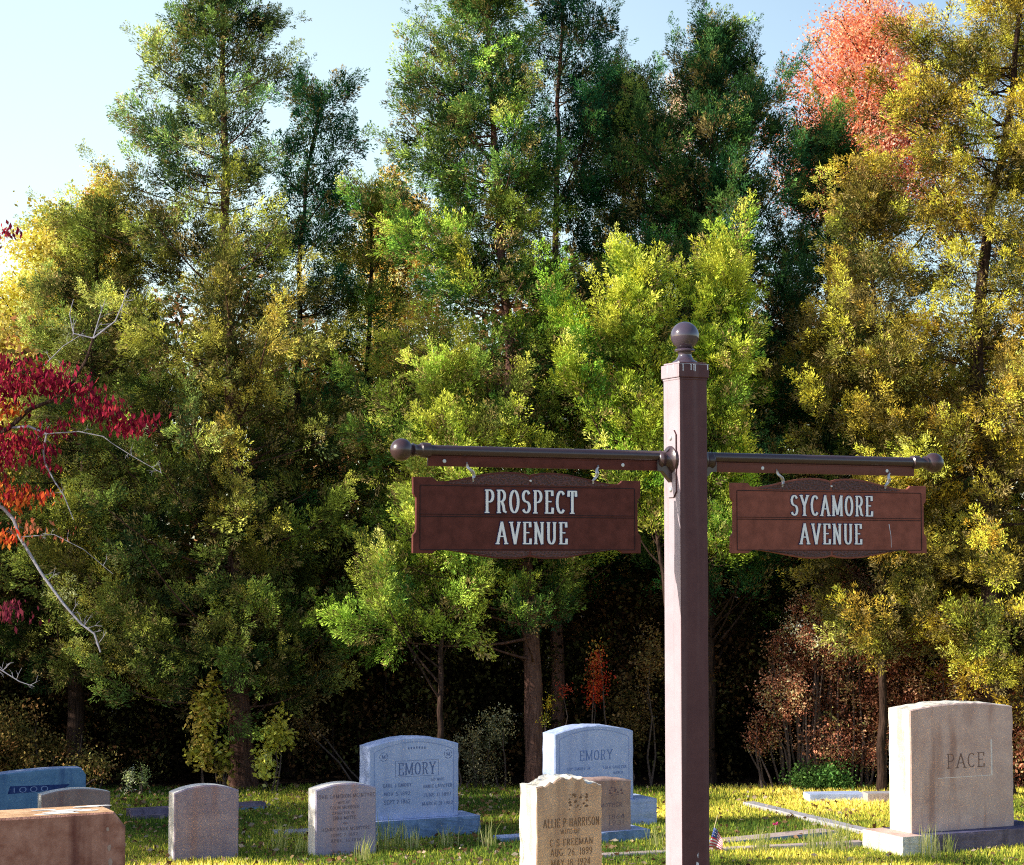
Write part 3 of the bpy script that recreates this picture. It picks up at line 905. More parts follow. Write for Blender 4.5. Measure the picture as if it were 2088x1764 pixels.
# small flag
P = G(1441, 1738)
fl = thing('small_flag', 'small stars and stripes stick flag leaning by the brown post', 'flag', (P.x, P.y, P.z))
sc = P.y / F
m = MB(); top = Vector((22 * sc, 0, 72 * sc)); m.tube([(0, 0, -.03), tuple(top)], .0035, n=8); m.lathe([(.0, -.006), (.006, 0), (.0, .008)], top, (.2, 0, 1), n=8); m.build('stick', M_STICK, fl)
m = MB()
rows, colsn = 13, 10
A0 = Vector((15 * sc, 0, 50 * sc)); A1 = Vector((3 * sc, 0, 10 * sc))
for i in range(rows):
    for j in range(colsn):
        def fp(ii, jj):
            f, g = ii / rows, jj / colsn
            q = A0.lerp(A1, f)
            return q + Vector((g * (17 + 12 * f) * sc, -.012 * math.sin(g * 7 + f * 2), -(g * g * 20 + 6 * g) * sc * (1 - .75 * f) ))
        mi = 2 if (i < 6 and j < 5) else (1 if i % 2 == 0 else 0)
        m.add([fp(i, j), fp(i, j + 1), fp(i + 1, j + 1), fp(i + 1, j)], [(0, 1, 2, 3)], mi)
for k in range(9):
    i, j = .8 + (k // 3) * 1.8, .8 + (k % 3) * 1.5
    q = fp(i, j); q = Vector(q) + Vector((0, -.003, 0))
    m.add([q + Vector((.004, 0, 0)), q + Vector((0, 0, .004)), q - Vector((.004, 0, 0)), q - Vector((0, 0, .004))], [(0, 1, 2, 3)], 0)
m.build('flag_cloth', [M_WHITE, M_RED, M_NAVY], fl)
# pink flower
P = G(1581, 1706)
fw = thing('flower', 'tiny pink flower in the grass beside the diagonal kerb', 'flower', (P.x, P.y, P.z + .05))
m = MB(); m.tube([(0, 0, -.05), (0, 0, .055)], .003, n=6); m.build('stem', M_STICK, fw)
m = MB()
for k in range(9):
    an = k * 2.4; r_ = .018
    m.add([(0, 0, .06), (r_ * math.cos(an) - .01 * math.sin(an), r_ * math.sin(an) * .7, .07 + .008 * (k % 3)), (1.5 * r_ * math.cos(an), r_ * math.sin(an), .062 + .012 * (k % 3)), (r_ * math.cos(an) + .01 * math.sin(an), r_ * math.sin(an) * .7, .055)], [(0, 1, 2, 3)])
m.build('petals', M_PINK, fw)


# ------------------------------------------------------------------ ground
def ground():
    xs = sorted(set([round(v, 3) for v in list(np.arange(-12, 12.01, .35)) + [-1500, -600, -250, -100, -50, -30, -20, -15, 15, 20, 30, 50, 100, 250, 600, 1500]]))
    ys = sorted(set([round(v, 3) for v in list(np.arange(4, 32, .35)) + [-600, -200, -60, -20, -5, 0, 36, 42, 60, 100, 200, 500, 1000, 2500]]))
    vs = [(x, y, gz(x, y)) for y in ys for x in xs]
    nx = len(xs)
    fs = [(j * nx + i, j * nx + i + 1, (j + 1) * nx + i + 1, (j + 1) * nx + i) for j in range(len(ys) - 1) for i in range(nx - 1)]
    m, nt, nd, lk = new_mat('lawn')
    out = N(nd, 'ShaderNodeOutputMaterial'); b = N(nd, 'ShaderNodeBsdfPrincipled')
    b.inputs['Roughness'].default_value = .95; b.inputs['Specular IOR Level'].default_value = .1
    tc = N(nd, 'ShaderNodeTexCoord')
    n1 = N(nd, 'ShaderNodeTexNoise'); n1.inputs['Scale'].default_value = 1.1; n1.inputs['Detail'].default_value = 7
    n2 = N(nd, 'ShaderNodeTexNoise'); n2.inputs['Scale'].default_value = 22; n2.inputs['Detail'].default_value = 6
    r1_ = N(nd, 'ShaderNodeValToRGB'); e = r1_.color_ramp.elements
    e[0].position = .35; e[0].color = (.07, .085, .02, 1); e[1].position = .66; e[1].color = (.42, .31, .12, 1)
    r2_ = N(nd, 'ShaderNodeValToRGB'); e = r2_.color_ramp.elements
    e[0].position = .3; e[0].color = (.4, .4, .4, 1); e[1].position = .72; e[1].color = (1.4, 1.3, 1.1, 1)
    mx = N(nd, 'ShaderNodeMix', data_type='RGBA', blend_type='MULTIPLY'); mx.inputs['Factor'].default_value = 1
    sp = N(nd, 'ShaderNodeSeparateXYZ')
    ad = N(nd, 'ShaderNodeMath', operation='ADD')
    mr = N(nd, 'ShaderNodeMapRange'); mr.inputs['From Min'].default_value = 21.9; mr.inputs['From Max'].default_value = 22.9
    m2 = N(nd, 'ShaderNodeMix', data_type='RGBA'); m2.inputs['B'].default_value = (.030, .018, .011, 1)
    for n_ in (n1, n2): lk.new(tc.outputs['Object'], n_.inputs['Vector'])
    lk.new(n1.outputs['Fac'], r1_.inputs[0]); lk.new(n2.outputs['Fac'], r2_.inputs[0])
    lk.new(r1_.outputs[0], mx.inputs['A']); lk.new(r2_.outputs[0], mx.inputs['B'])
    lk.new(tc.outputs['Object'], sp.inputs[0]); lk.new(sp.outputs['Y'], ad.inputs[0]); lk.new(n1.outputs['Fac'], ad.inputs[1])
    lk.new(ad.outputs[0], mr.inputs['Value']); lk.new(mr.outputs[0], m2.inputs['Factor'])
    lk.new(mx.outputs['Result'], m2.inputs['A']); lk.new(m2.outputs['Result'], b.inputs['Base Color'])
    bp = N(nd, 'ShaderNodeBump'); bp.inputs['Strength'].default_value = .8; bp.inputs['Distance'].default_value = .03
    lk.new(n2.outputs['Fac'], bp.inputs['Height']); lk.new(bp.outputs[0], b.inputs['Normal'])
    lk.new(b.outputs[0], out.inputs[0])
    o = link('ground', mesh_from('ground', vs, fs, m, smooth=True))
    tag(o, kind='structure')


ground()


def lerp3(c, t):
    """palette lookup: c (k,3) colours, t in 0..1"""
    c = np.asarray(c, float); k = len(c) - 1
    t = np.clip(t, 0, 1) * k
    i = np.minimum(t.astype(int), k - 1)
    f = (t - i)[:, None]
    return c[i] * (1 - f) + c[i + 1] * f


def blades(P, H, W, lean, cols):
    """grass blades at points P as single triangles"""
    n = len(P)
    a_ = RS.uniform(0, 2 * np.pi, n)
    side = np.stack([np.cos(a_), np.sin(a_), np.zeros(n)], 1) * (W / 2)[:, None]
    b_ = RS.uniform(0, 2 * np.pi, n)
    tip = P + np.stack([np.cos(b_) * lean, np.sin(b_) * lean, H], 1)
    V = np.stack([P - side, P + side, tip], 1).reshape(-1, 3)
    C = np.repeat(cols, 3, 0).reshape(-1, 3, 3)
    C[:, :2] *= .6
    return V, C.reshape(-1, 3)


def grass():
    n = 260000
    y = 14.4 + (22.6 - 14.4) * RS.uniform(0, 1, n) ** .85
    x = np.where(RS.uniform(0, 1, n) < .78, RS.uniform(-1, 1, n) * (.262 * y + .6), RS.normal(0, 1, n) * .55 * y * .62)
    z = np.array([gz(a_, b_) for a_, b_ in zip(x, y)])
    P = np.stack([x, y, z], 1)
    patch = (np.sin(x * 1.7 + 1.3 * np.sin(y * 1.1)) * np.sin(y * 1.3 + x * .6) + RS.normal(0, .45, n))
    patch += np.clip((16.9 - y) / .5, 0, 1) * 1.7 - np.clip((y - 16.8) / .4, 0, 1) * np.clip((1.4 - x) / .6, 0, 1) * .45  # paints sun on the front strip and shade on the lawn behind it
    patch += np.where((x > 1) & (y > 19.7), .7, 0)  # far right lawn coloured lighter as a sunlit strip
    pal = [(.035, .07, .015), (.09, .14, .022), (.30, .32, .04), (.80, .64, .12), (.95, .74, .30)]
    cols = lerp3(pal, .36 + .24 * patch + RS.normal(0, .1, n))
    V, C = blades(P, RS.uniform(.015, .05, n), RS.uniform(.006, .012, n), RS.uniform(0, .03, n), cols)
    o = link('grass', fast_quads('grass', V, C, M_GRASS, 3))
    tag(o, 'short mown grass with dry straw patches across the cemetery lawn', 'grass', kind='stuff')
    # fallen leaves
    n = 6800
    y = 15 + 7.6 * RS.uniform(0, 1, n) ** .8
    x = RS.uniform(-1, 1, n) * (.262 * y + .4)
    keep = (x < 1.0) | (RS.uniform(0, 1, n) < .35)
    x, y = x[keep], y[keep]; n = len(x)
    z = np.array([gz(a_, b_) for a_, b_ in zip(x, y)]) + RS.uniform(.015, .045, n)
    P = np.stack([x, y, z], 1)
    d = RS.normal(0, 1, (n, 3)); d[:, 2] *= .35; d /= np.linalg.norm(d, axis=1)[:, None]
    e = np.cross(d, RS.normal(0, 1, (n, 3))); e /= np.linalg.norm(e, axis=1)[:, None]
    s = RS.uniform(.012, .034, n)[:, None]
    V = np.stack([P - d * s, P + e * s * .6, P + d * s, P - e * s * .6], 1).reshape(-1, 3)
    pal = [(.06, .03, .02), (.28, .15, .07), (.45, .30, .18), (.62, .52, .42)]
    cols = lerp3(pal, RS.uniform(0, 1, n) ** 1.2)
    o = link('fallen_leaves', fast_quads('fallen_leaves', V, np.repeat(cols, 4, 0), M_BROAD))
    tag(o, 'dry fallen leaves scattered over the grass', 'leaves', kind='stuff')


grass()

tuft_spots = [((380, 1752), .9, 'thin grass tuft bending over the foot of the worn left arched headstone'), ((462, 1742), 1.0, 'grass tuft just right of the worn left arched headstone'),
              ((575, 1735), 1.25, 'feathery grass tuft midway between the two small arched headstones'), ((612, 1742), .9, 'grass tuft left of the inscribed small arched headstone'),
              ((745, 1755), 1.0, 'grass tuft over the lower right corner of the inscribed small arched headstone'), ((776, 1735), 1.5, 'tall grass tuft hugging the right edge of the inscribed small arched headstone'),
              ((812, 1728), 1.1, 'pale grass tuft in front of the base of the wide EMORY monument'), ((845, 1730), .9, 'short grass tuft right of the pale one before the wide EMORY monument'),
              ((912, 1727), .9, 'lone grass tuft below the right end of the wide EMORY base'), ((993, 1727), 1.05, 'spiky grass tuft left of the tan rocky-crested headstone'),
              ((1338, 1727), 1.1, 'grass tuft immediately left of the brown post'), ((1556, 1738), 1.1, 'grass tuft on the long kerb right of the small flag'),
              ((1660, 1738), 1.35, 'wide bending grass tuft on the long kerb near the pink flower'), ((1708, 1736), 1.7, 'tall thin grass tuft next to the PACE base'),
              ((1895, 1748), 1.3, 'dense green grass tuft before the middle of the PACE base'), ((1935, 1742), .9, 'small grass tuft right of the dense one at the PACE base')]
for (pxy, sc_, lab) in tuft_spots:
    P = G(*pxy)
    n = int(34 * sc_)
    pp = np.array([[0, 0, 0]]) + np.concatenate([RS.normal(0, .035 * sc_, (n, 2)), np.zeros((n, 1))], 1)
    H = RS.uniform(.08, .24, n) * sc_
    ln = RS.uniform(0, .45, n) * H
    cols = lerp3([(.08, .12, .025), (.22, .24, .07), (.36, .33, .16)], RS.uniform(0, 1, n))
    # each blade: two-segment arching quad strip
    az = RS.uniform(0, 2 * np.pi, n)
    dv = np.stack([np.cos(az), np.sin(az), np.zeros(n)], 1)
    W = RS.uniform(.004, .008, n)[:, None]
    sd = np.stack([np.ones(n), np.zeros(n), np.zeros(n)], 1) * W / 2
    up = np.array([0, 0, 1.0])
    m1 = pp + dv * (ln * .35)[:, None] + up * (H * .6)[:, None]
    m2_ = pp + dv * ln[:, None] + up * H[:, None]
    V = np.concatenate([np.stack([pp - sd, pp + sd, m1 + sd * .8, m1 - sd * .8], 1).reshape(-1, 3), np.stack([m1 - sd * .8, m1 + sd * .8, m2_ + sd * .1, m2_ - sd * .1], 1).reshape(-1, 3)])
    C = np.concatenate([np.repeat(cols * .8, 4, 0), np.repeat(cols, 4, 0)])
    o = link('grass_tuft', fast_quads('grass_tuft', V, C, M_GRASS), None, (P.x, P.y, P.z))
    tag(o, lab, 'grass tuft', 'taller grass tufts the mower missed')


# ------------------------------------------------------------------ foliage engine
def make_sprays(K, nb, spread, bl, bw, seed, fwd=1.0):
    """K templates of a feathery spray, unit length along +x; each (nb*4,3)"""
    rs = np.random.RandomState(seed)
    out = []
    for _ in range(K):
        t = rs.uniform(0, 1, nb) ** .9
        ph = rs.uniform(0, 2 * np.pi, nb)
        r = rs.uniform(0, 1, nb) * spread * (1.05 - t) + .02
        base = np.stack([t + r * .5, r * np.cos(ph), r * np.sin(ph)], 1)
        d = np.stack([np.full(nb, fwd), np.cos(ph) * .75, np.sin(ph) * .75], 1) + rs.normal(0, .35, (nb, 3))
        d /= np.linalg.norm(d, axis=1)[:, None]
        s = np.cross(d, rs.normal(0, 1, (nb, 3))); s /= np.linalg.norm(s, axis=1)[:, None]
        L = rs.uniform(.6, 1.25, nb)[:, None] * bl
        W = rs.uniform(.6, 1.3, nb)[:, None] * bw
        out.append(np.stack([base, base + d * L * .5 + s * W / 2, base + d * L, base + d * L * .5 - s * W / 2], 1).reshape(-1, 3))
    return out


def make_leafballs(K, nb, size, seed, droop=0.0):
    rs = np.random.RandomState(seed)
    out = []
    for _ in range(K):
        c = rs.normal(0, .42, (nb, 3))
        d = rs.normal(0, 1, (nb, 3)); d[:, 2] -= droop; d /= np.linalg.norm(d, axis=1)[:, None]
        s = np.cross(d, rs.normal(0, 1, (nb, 3))); s /= np.linalg.norm(s, axis=1)[:, None]
        L = rs.uniform(.6, 1.3, nb)[:, None] * size
        out.append(np.stack([c, c + d * L * .5 + s * L * .3, c + d * L, c + d * L * .5 - s * L * .3], 1).reshape(-1, 3))
    return out


SPRAY = make_sprays(8, 38, .40, .20, .056, 1, fwd=1.25)
SPRAY_SOFT = make_sprays(8, 38, .50, .21, .052, 2, fwd=1.0)
SPRAY_CHEAP = make_sprays(6, 16, .5, .34, .09, 3)
BALL = make_leafballs(8, 26, .36, 4)
BALL_FINE = make_leafballs(8, 34, .24, 5)
BALL_AIRY = make_leafballs(8, 18, .14, 14)
BALL_DROOP = make_leafballs(8, 22, .50, 6, droop=2.2)


def instance(templates, P, Dv, Sc, Cc, jit=.16, tipgain=0.25):
    """stamp templates at P oriented along Dv with size Sc, colour Cc"""
    n = len(P)
    Dv = Dv / (np.linalg.norm(Dv, axis=1)[:, None] + 1e-9)
    q = RS.normal(0, 1, (n, 3))
    Y = np.cross(Dv, q); Y /= np.linalg.norm(Y, axis=1)[:, None] + 1e-9
    Z = np.cross(Dv, Y)
    ti = RS.randint(0, len(templates), n)
    Vs, Cs = [], []
    for k, T in enumerate(templates):
        idx = np.where(ti == k)[0]
        if not len(idx): continue
        M = np.stack([Dv[idx], Y[idx], Z[idx]], 1) * Sc[idx][:, None, None]      # rows = axes
        V = np.einsum('vk,nkj->nvj', T, M) + P[idx][:, None, :]
        nb = len(T) // 4
        g = 1 + RS.normal(0, jit, (len(idx), nb))
        g *= 1 + tipgain * (T[::4, 0] - .5)[None, :]
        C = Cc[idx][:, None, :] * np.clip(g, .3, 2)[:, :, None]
        C = np.repeat(C, 4, 1)
        Vs.append(V.reshape(-1, 3)); Cs.append(C.reshape(-1, 3))
    return np.concatenate(Vs), np.concatenate(Cs)


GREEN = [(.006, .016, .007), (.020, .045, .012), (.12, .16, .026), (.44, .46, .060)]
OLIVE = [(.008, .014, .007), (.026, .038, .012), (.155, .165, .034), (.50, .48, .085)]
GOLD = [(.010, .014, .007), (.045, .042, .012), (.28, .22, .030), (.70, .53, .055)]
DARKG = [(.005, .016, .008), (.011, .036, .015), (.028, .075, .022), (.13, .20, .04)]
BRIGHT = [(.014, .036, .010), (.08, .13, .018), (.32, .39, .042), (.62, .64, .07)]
BROWNISH = [(.05, .04, .02), (.14, .11, .04), (.24, .18, .07)]


def tree(name, lab, cat, Y, trunk, profile, nl, pal, up=(10, 40), templ=None, size=(.20, .34), per=46, group=None, rbase=.12,
         boughs=(), seed=1, dens=(.5, 1.0), leafmat=None, bark=None, yj=.25, clump=.20, depth_scale=1.0, limb_r=.010, tipbias=.0, brown=.10, side_only=None, topn=60, plume=1.0, airy=None, tier=.55):
    """trunk: [(px,py)] from foot to tip at distance Y; profile: [(py, px_left, px_right)]; boughs: [(px0,py0,px1,py1,dy,weight)]"""
    rs = np.random.RandomState(seed * 17 + 5)
    templ = templ or SPRAY
    tp = [at(px, py, Y) for px, py in trunk]
    foot = tp[0].copy(); foot.z = gz(foot.x, foot.y) - .1
    tp[0] = foot
    T = np.array([list(p) for p in tp])
    T[1:-1, 1] += rs.uniform(-yj, yj, len(T) - 2) * .3
    ztop = T[-1, 2]

    def tpt(z):
        return np.array([np.interp(z, T[:, 2], T[:, 0]), np.interp(z, T[:, 2], T[:, 1]), z])
    pr = []
    for py, pl, prr in profile:
        a_, b_ = at(pl, py, Y), at(prr, py, Y)
        pr.append((a_.z, a_.x, b_.x))
    pr.sort()
    pr = np.array(pr)
    limbs = []
    zmin, zmax = pr[0, 0], pr[-1, 0]
    for i in range(nl):
        zt_ = zmin + (zmax - zmin) * ((i + rs.uniform(0, 1)) / nl)
        if tier: zt_ = zt_ + (round(zt_ / .62) * .62 - zt_) * tier * .75
        az = i * 2.39996 + rs.uniform(-.5, .5)
        if side_only is not None and math.sin(az) > side_only: az = -az
        c_ = tpt(zt_)
        xl, xr = np.interp(zt_, pr[:, 0], pr[:, 1]), np.interp(zt_, pr[:, 0], pr[:, 2])
        ca, sa = math.cos(az), math.sin(az)
        ex = (xr - c_[0]) if ca > 0 else (c_[0] - xl)
        ed = (xr - xl) / 2 * depth_scale
        L = 1 / math.sqrt((ca / max(ex, .08)) ** 2 + (sa / max(ed, .08)) ** 2)
        L *= rs.uniform(.50, 1.06) if rs.uniform() < .75 else rs.uniform(1.0, 1.22)
        if not leafmat: L = max(.12, L - .20 * plume)
        ang = R(rs.uniform(*up))
        rise = L * math.tan(ang) * .8
        st = tpt(max(foot.z + .3, zt_ - rise))
        tip = np.array([c_[0] + ca * L, c_[1] + sa * L, zt_])
        limbs.append((st, tip, rs.uniform(*dens) * (airy[1] if airy and zt_ > at(0, airy[0], Y).z else 1)))
    for (x0, y0, x1, y1, dy, wt) in boughs:
        p0, p1 = at(x0, y0, Y), at(x1, y1, Y + dy)
        dd_ = p1 - p0
        p1 = p0 + dd_ * max(.4, 1 - .17 / max(dd_.length, .01))
        limbs.append((np.array(list(p0)), np.array(list(p1)), wt))
    root = thing(name, lab, cat, tuple(foot), group)
    fo = np.array(list(foot))
    mbt = MB()
    hgt = T[-1, 2] - T[0, 2]
    fine = []
    for i in range(24):
        z = T[0, 2] + hgt * (i / 23)
        p = tpt(z)
        p[:2] += .012 * rs.normal(0, 1, 2)
        fine.append(p - fo)
    rad = [rbase * (1.35 if i == 0 else 1) * (1 - .93 * (i / 23) ** .8) + .006 for i in range(24)]
    mbt.tube([tuple(p) for p in fine], rad, n=10)
    P_, D_, S_, C_ = [], [], [], []
    for (st, tip, wt) in limbs:
        L = np.linalg.norm(tip - st)
        ctrl = (st + tip) / 2 + np.array([0, 0, -.16 * L]) + rs.normal(0, .05 * L, 3)
        ts = np.linspace(0, 1, 7)
        cur = [(1 - t) ** 2 * st + 2 * t * (1 - t) * ctrl + t * t * tip for t in ts]
        r0 = limb_r * (.5 + .5 * min(L, 2.5))
        mbt.tube([tuple(p - fo) for p in cur], [r0 * (1 - .8 * t) + .003 for t in ts], n=5, caps=False)
        ltint = rs.uniform(0, 1)
        lhue = np.clip(1 + rs.normal(0, 1, 3) * np.array([.13, .05, .08]), .7, 1.35) * math.exp(rs.normal(0, .16))
        if airy and pal is not GOLD and tip[2] > at(0, airy[0], Y).z: lhue = lhue * np.array([.62, .86, 1.15])
        # clumps along the limb
        nc = max(2, int(L / .26))
        for c in range(nc):
            if rs.uniform() > wt and c < nc - 1: continue
            t = .22 + .78 * (c + rs.uniform(.3, 1)) / nc
            t = min(t, 1)
            pc = (1 - t) ** 2 * st + 2 * t * (1 - t) * ctrl + t * t * tip
            tg = 2 * (1 - t) * (ctrl - st) + 2 * t * (tip - ctrl); tg /= np.linalg.norm(tg) + 1e-9
            rad_c = clump * rs.uniform(.45, 1.4) * (1.1 - .45 * t)
            off = rs.normal(0, 1, 3) * rad_c * .8 * (1.2 - t)
            pc = pc + off
            if pc[2] < zmin - .22: continue
            vf = float(np.clip(np.exp(rs.normal(-.06, .42)), .30, 1.8))
            if leafmat:
                k = max(4, int(per * .5 * (rad_c / .25) ** 1.2 * rs.uniform(.6, 1.4)))
                g = rs.normal(0, 1, (k, 3)); g /= np.linalg.norm(g, axis=1)[:, None]
                P_.append(pc + g * rad_c * rs.uniform(.15, 1.2, k)[:, None] * np.array([1, 1, .75]))
                D_.append(g); S_.append(rs.uniform(size[0], size[1], k)); C_.append(lerp3(pal, rs.uniform(0, 1, k)) * min(vf * 1.1, 1.3))
                continue
            # tapering plumes that sweep outwards and up from the limb
            for _q in range(rs.randint(1, 4) if t < .85 else 2):
                ax = tg * rs.uniform(.5, 1.1) + rs.normal(0, .62, 3) + np.array([0, 0, .42 + tipbias * .6])
                if t > .93: ax = tg * 1.2 + rs.normal(0, .3, 3) + np.array([0, 0, .3 + tipbias * .5])
                ax[2] *= 1 - .45 * tier
                ax /= np.linalg.norm(ax)
                spike = t > .93 and rs.uniform() < .75
                Lp = rs.uniform(.22, .62) * (1.15 - .35 * t) * plume * (1.75 if spike else 1)
                k = int(np.clip(30 * Lp * DENS * rs.uniform(.8, 1.25) + 3, 4, 26))
                u_ = rs.uniform(0, 1, k)
                g = rs.normal(0, 1, (k, 3)); g -= (g @ ax)[:, None] * ax; g /= np.linalg.norm(g, axis=1)[:, None]
                rr = .105 * plume * (1.08 - u_) ** .8 * rs.uniform(.2, 1, k) * (.5 if spike else 1)
                P_.append(pc + ax * (u_ * Lp)[:, None] + g * rr[:, None])
                D_.append(ax[None, :] * 1.25 + g * .75 + np.array([0, 0, .15]) + rs.normal(0, .22, (k, 3)))
                S_.append(rs.uniform(size[0], size[1], k) * (.92 - .35 * u_) * (.8 if spike else 1))
                ct = np.clip(.34 * ltint + rs.normal(.10, .14) + rs.normal(0, .09, k) + .42 * u_ + .18 * (t - .3), 0, 1)  # plume tips lighter: young growth, with sunlight painted in too
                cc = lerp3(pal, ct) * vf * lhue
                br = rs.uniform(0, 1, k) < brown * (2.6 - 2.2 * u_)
                if br.any(): cc[br] = lerp3(BROWNISH, rs.uniform(0, 1, br.sum()))
                C_.append(cc)
    # leader tuft
    k = topn
    zf = rs.uniform(0, 1, k) ** 1.3
    pos = np.array([tpt(ztop - .1 - q * .8) for q in zf]) + rs.normal(0, .025, (k, 3)) * (.5 + 3 * zf[:, None])
    P_.append(pos); D_.append(np.array([0, 0, 1.4]) + rs.normal(0, .5, (k, 3))); S_.append(rs.uniform(size[0], size[1], k) * .8); C_.append(lerp3(pal, rs.uniform(.2, .8, k)))
    P_ = np.concatenate(P_) - fo; D_ = np.concatenate(D_); S_ = np.concatenate(S_); C_ = np.concatenate(C_)
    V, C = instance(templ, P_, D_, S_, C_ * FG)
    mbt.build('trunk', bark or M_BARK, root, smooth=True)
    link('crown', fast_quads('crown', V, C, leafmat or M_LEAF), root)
    return root, len(P_)


FG = 2.25                                   # brightness of the sunlit foliage
NS = 0
DENS = 1.0
CG = 'cedars along the edge of the wood'


def T_(*a_, **k_):
    global NS
    r_, n_ = tree(*a_, **k_)
    NS += n_
    return r_


# A: big left cedar
T_('cedar_tree', 'tall ragged cedar with a bare-looking airy top, tallest tree on the left', 'tree', 22.6,
   [(497, 1606), (485, 1400), (480, 900), (462, 500), (456, 250), (455, -70)],
   [(-60, 440, 470), (0, 405, 510), (90, 390, 540), (170, 410, 525), (215, 385, 510), (300, 300, 530), (400, 250, 560), (480, 170, 610), (600, 140, 650), (720, 90, 680), (900, 60, 700), (1100, 60, 720), (1300, 60, 720), (1420, 130, 700)],
   136, OLIVE, seed=1, airy=(380, .5), rbase=.145, per=62, group=CG, dens=(.55, 1), bark=M_BARK_RED,
   boughs=[(456, 200, 250, 95, -.1, 1), (456, 235, 300, 150, .1, 1), (456, 140, 545, 10, .1, 1), (455, 190, 565, 150, -.2, 1), (456, 130, 385, 30, 0, 1), (458, 330, 265, 225, 0, 1), (458, 360, 270, 280, .3, .9),
           (458, 120, 370, 75, -.2, 1), (458, 60, 520, 10, .2, 1), (460, 300, 560, 185, 0, .8), (462, 420, 275, 330, -.2, 1), (462, 520, 130, 450, -.3, 1), (462, 560, 240, 385, .2, 1),
           (480, 1080, 530, 1050, -1.3, 1), (482, 1180, 440, 1160, -1.3, 1), (483, 1250, 540, 1235, -1.2, 1), (484, 1310, 425, 1300, -1.2, 1), (484, 1360, 500, 1330, -1.3, 1), (470, 950, 445, 900, -1.3, 1), (465, 760, 480, 700, -1.2, 1)])
# B: small leaning cedar to its right
T_('cedar_tree', 'thin dark cedar leaning right, its feathery tip standing beside the tall ragged one', 'tree', 23.6,
   [(590, 1600), (600, 1200), (606, 800), (612, 500), (630, 330), (655, 190)],
   [(190, 640, 670), (260, 615, 690), (300, 560, 720), (380, 545, 700), (460, 560, 690), (540, 570, 730), (640, 530, 750), (900, 520, 760), (1200, 530, 760)],
   56, DARKG, seed=2, airy=(650, .55), rbase=.08, per=46, group=CG, dens=(.5, .95),
   boughs=[(630, 330, 665, 180, 0, 1), (620, 400, 738, 285, 0, 1), (615, 470, 700, 345, -.2, 1), (620, 400, 550, 285, 0, .9), (610, 640, 700, 560, -.3, 1), (612, 520, 690, 440, 0, 1)])
# C: central cedar with left lobe
T_('cedar_tree', 'tall full cedar with a broad left shoulder rising from the reddish trunk', 'tree', 22.3,
   [(1093, 1600), (1086, 1300), (1045, 900), (1030, 600), (1012, 350), (985, -90)],
   [(-80, 960, 1020), (0, 945, 1040), (60, 935, 1060), (120, 850, 1070), (220, 800, 1090), (320, 800, 1110), (420, 840, 1120), (520, 770, 1120), (700, 760, 1180), (900, 750, 1200), (1100, 740, 1200), (1260, 700, 1190)],
   160, GREEN, seed=3, airy=(420, .95), rbase=.115, per=60, group=CG, dens=(.55, 1), bark=M_BARK_RED,
   boughs=[(1015, 330, 825, 95, -.1, 1), (1015, 350, 885, 95, .1, 1), (1018, 380, 785, 200, 0, .8), (1018, 380, 815, 270, .2, 1), (1010, 260, 850, 150, -.3, 1), (1020, 420, 830, 330, 0, 1), (1030, 560, 725, 420, 0, 1), (1030, 640, 790, 380, .2, .8),
           (1005, 150, 930, 60, .1, 1), (1045, 900, 700, 880, -.6, 1), (1086, 1300, 690, 1280, -.8, 1), (1086, 1250, 760, 1130, -.7, 1)])
# D: twin behind right
T_('cedar_tree', 'dark tall cedar directly behind the right side of the broad-shouldered one', 'tree', 23.2,
   [(1137, 1560), (1135, 1300), (1128, 900), (1132, 500), (1140, 200), (1150, -80)],
   [(-80, 1100, 1180), (0, 1060, 1200), (60, 1050, 1225), (100, 1060, 1215), (180, 1080, 1225), (300, 1060, 1220), (500, 1040, 1280), (800, 1040, 1330), (1150, 1060, 1330)],
   78, DARKG, seed=4, airy=(500, .62), rbase=.09, per=52, group=CG, dens=(.5, 1), bark=M_BARK_RED,
   boughs=[(1140, 150, 1195, 0, 0, 1), (1140, 130, 1222, 60, 0, 1), (1140, 200, 1225, 110, -.2, 1), (1135, 330, 1240, 230, 0, 1), (1130, 420, 1290, 165, .2, 1), (1130, 430, 1250, 145, 0, .9), (1130, 450, 1210, 240, 0, 1)])
# E: dark green spiky cedar
T_('cedar_tree', 'dark blue-green cedar with many spiky tips right of the centre', 'tree', 23.0,
   [(1440, 1600), (1445, 1200), (1450, 800), (1455, 500), (1462, 95)],
   [(95, 1455, 1472), (140, 1410, 1520), (200, 1360, 1580), (240, 1300, 1610), (300, 1240, 1600), (420, 1230, 1620), (600, 1230, 1660), (900, 1250, 1660), (1200, 1300, 1640)],
   140, DARKG, up=(30, 62), seed=5, rbase=.10, per=60, group=CG, dens=(.65, 1), tipbias=1.2, tier=0,
   boughs=[(1450, 330, 1375, 120, 0, 1), (1450, 330, 1415, 130, .2, 1), (1455, 300, 1505, 120, 0, 1), (1455, 360, 1535, 145, 0, 1), (1455, 420, 1610, 210, 0, 1), (1455, 460, 1560, 180, -.3, 1), (1450, 440, 1330, 175, .1, 1),
           (1450, 470, 1250, 180, .2, 1), (1450, 480, 1290, 210, -.1, 1), (1455, 560, 1640, 300, -.4, 1)])
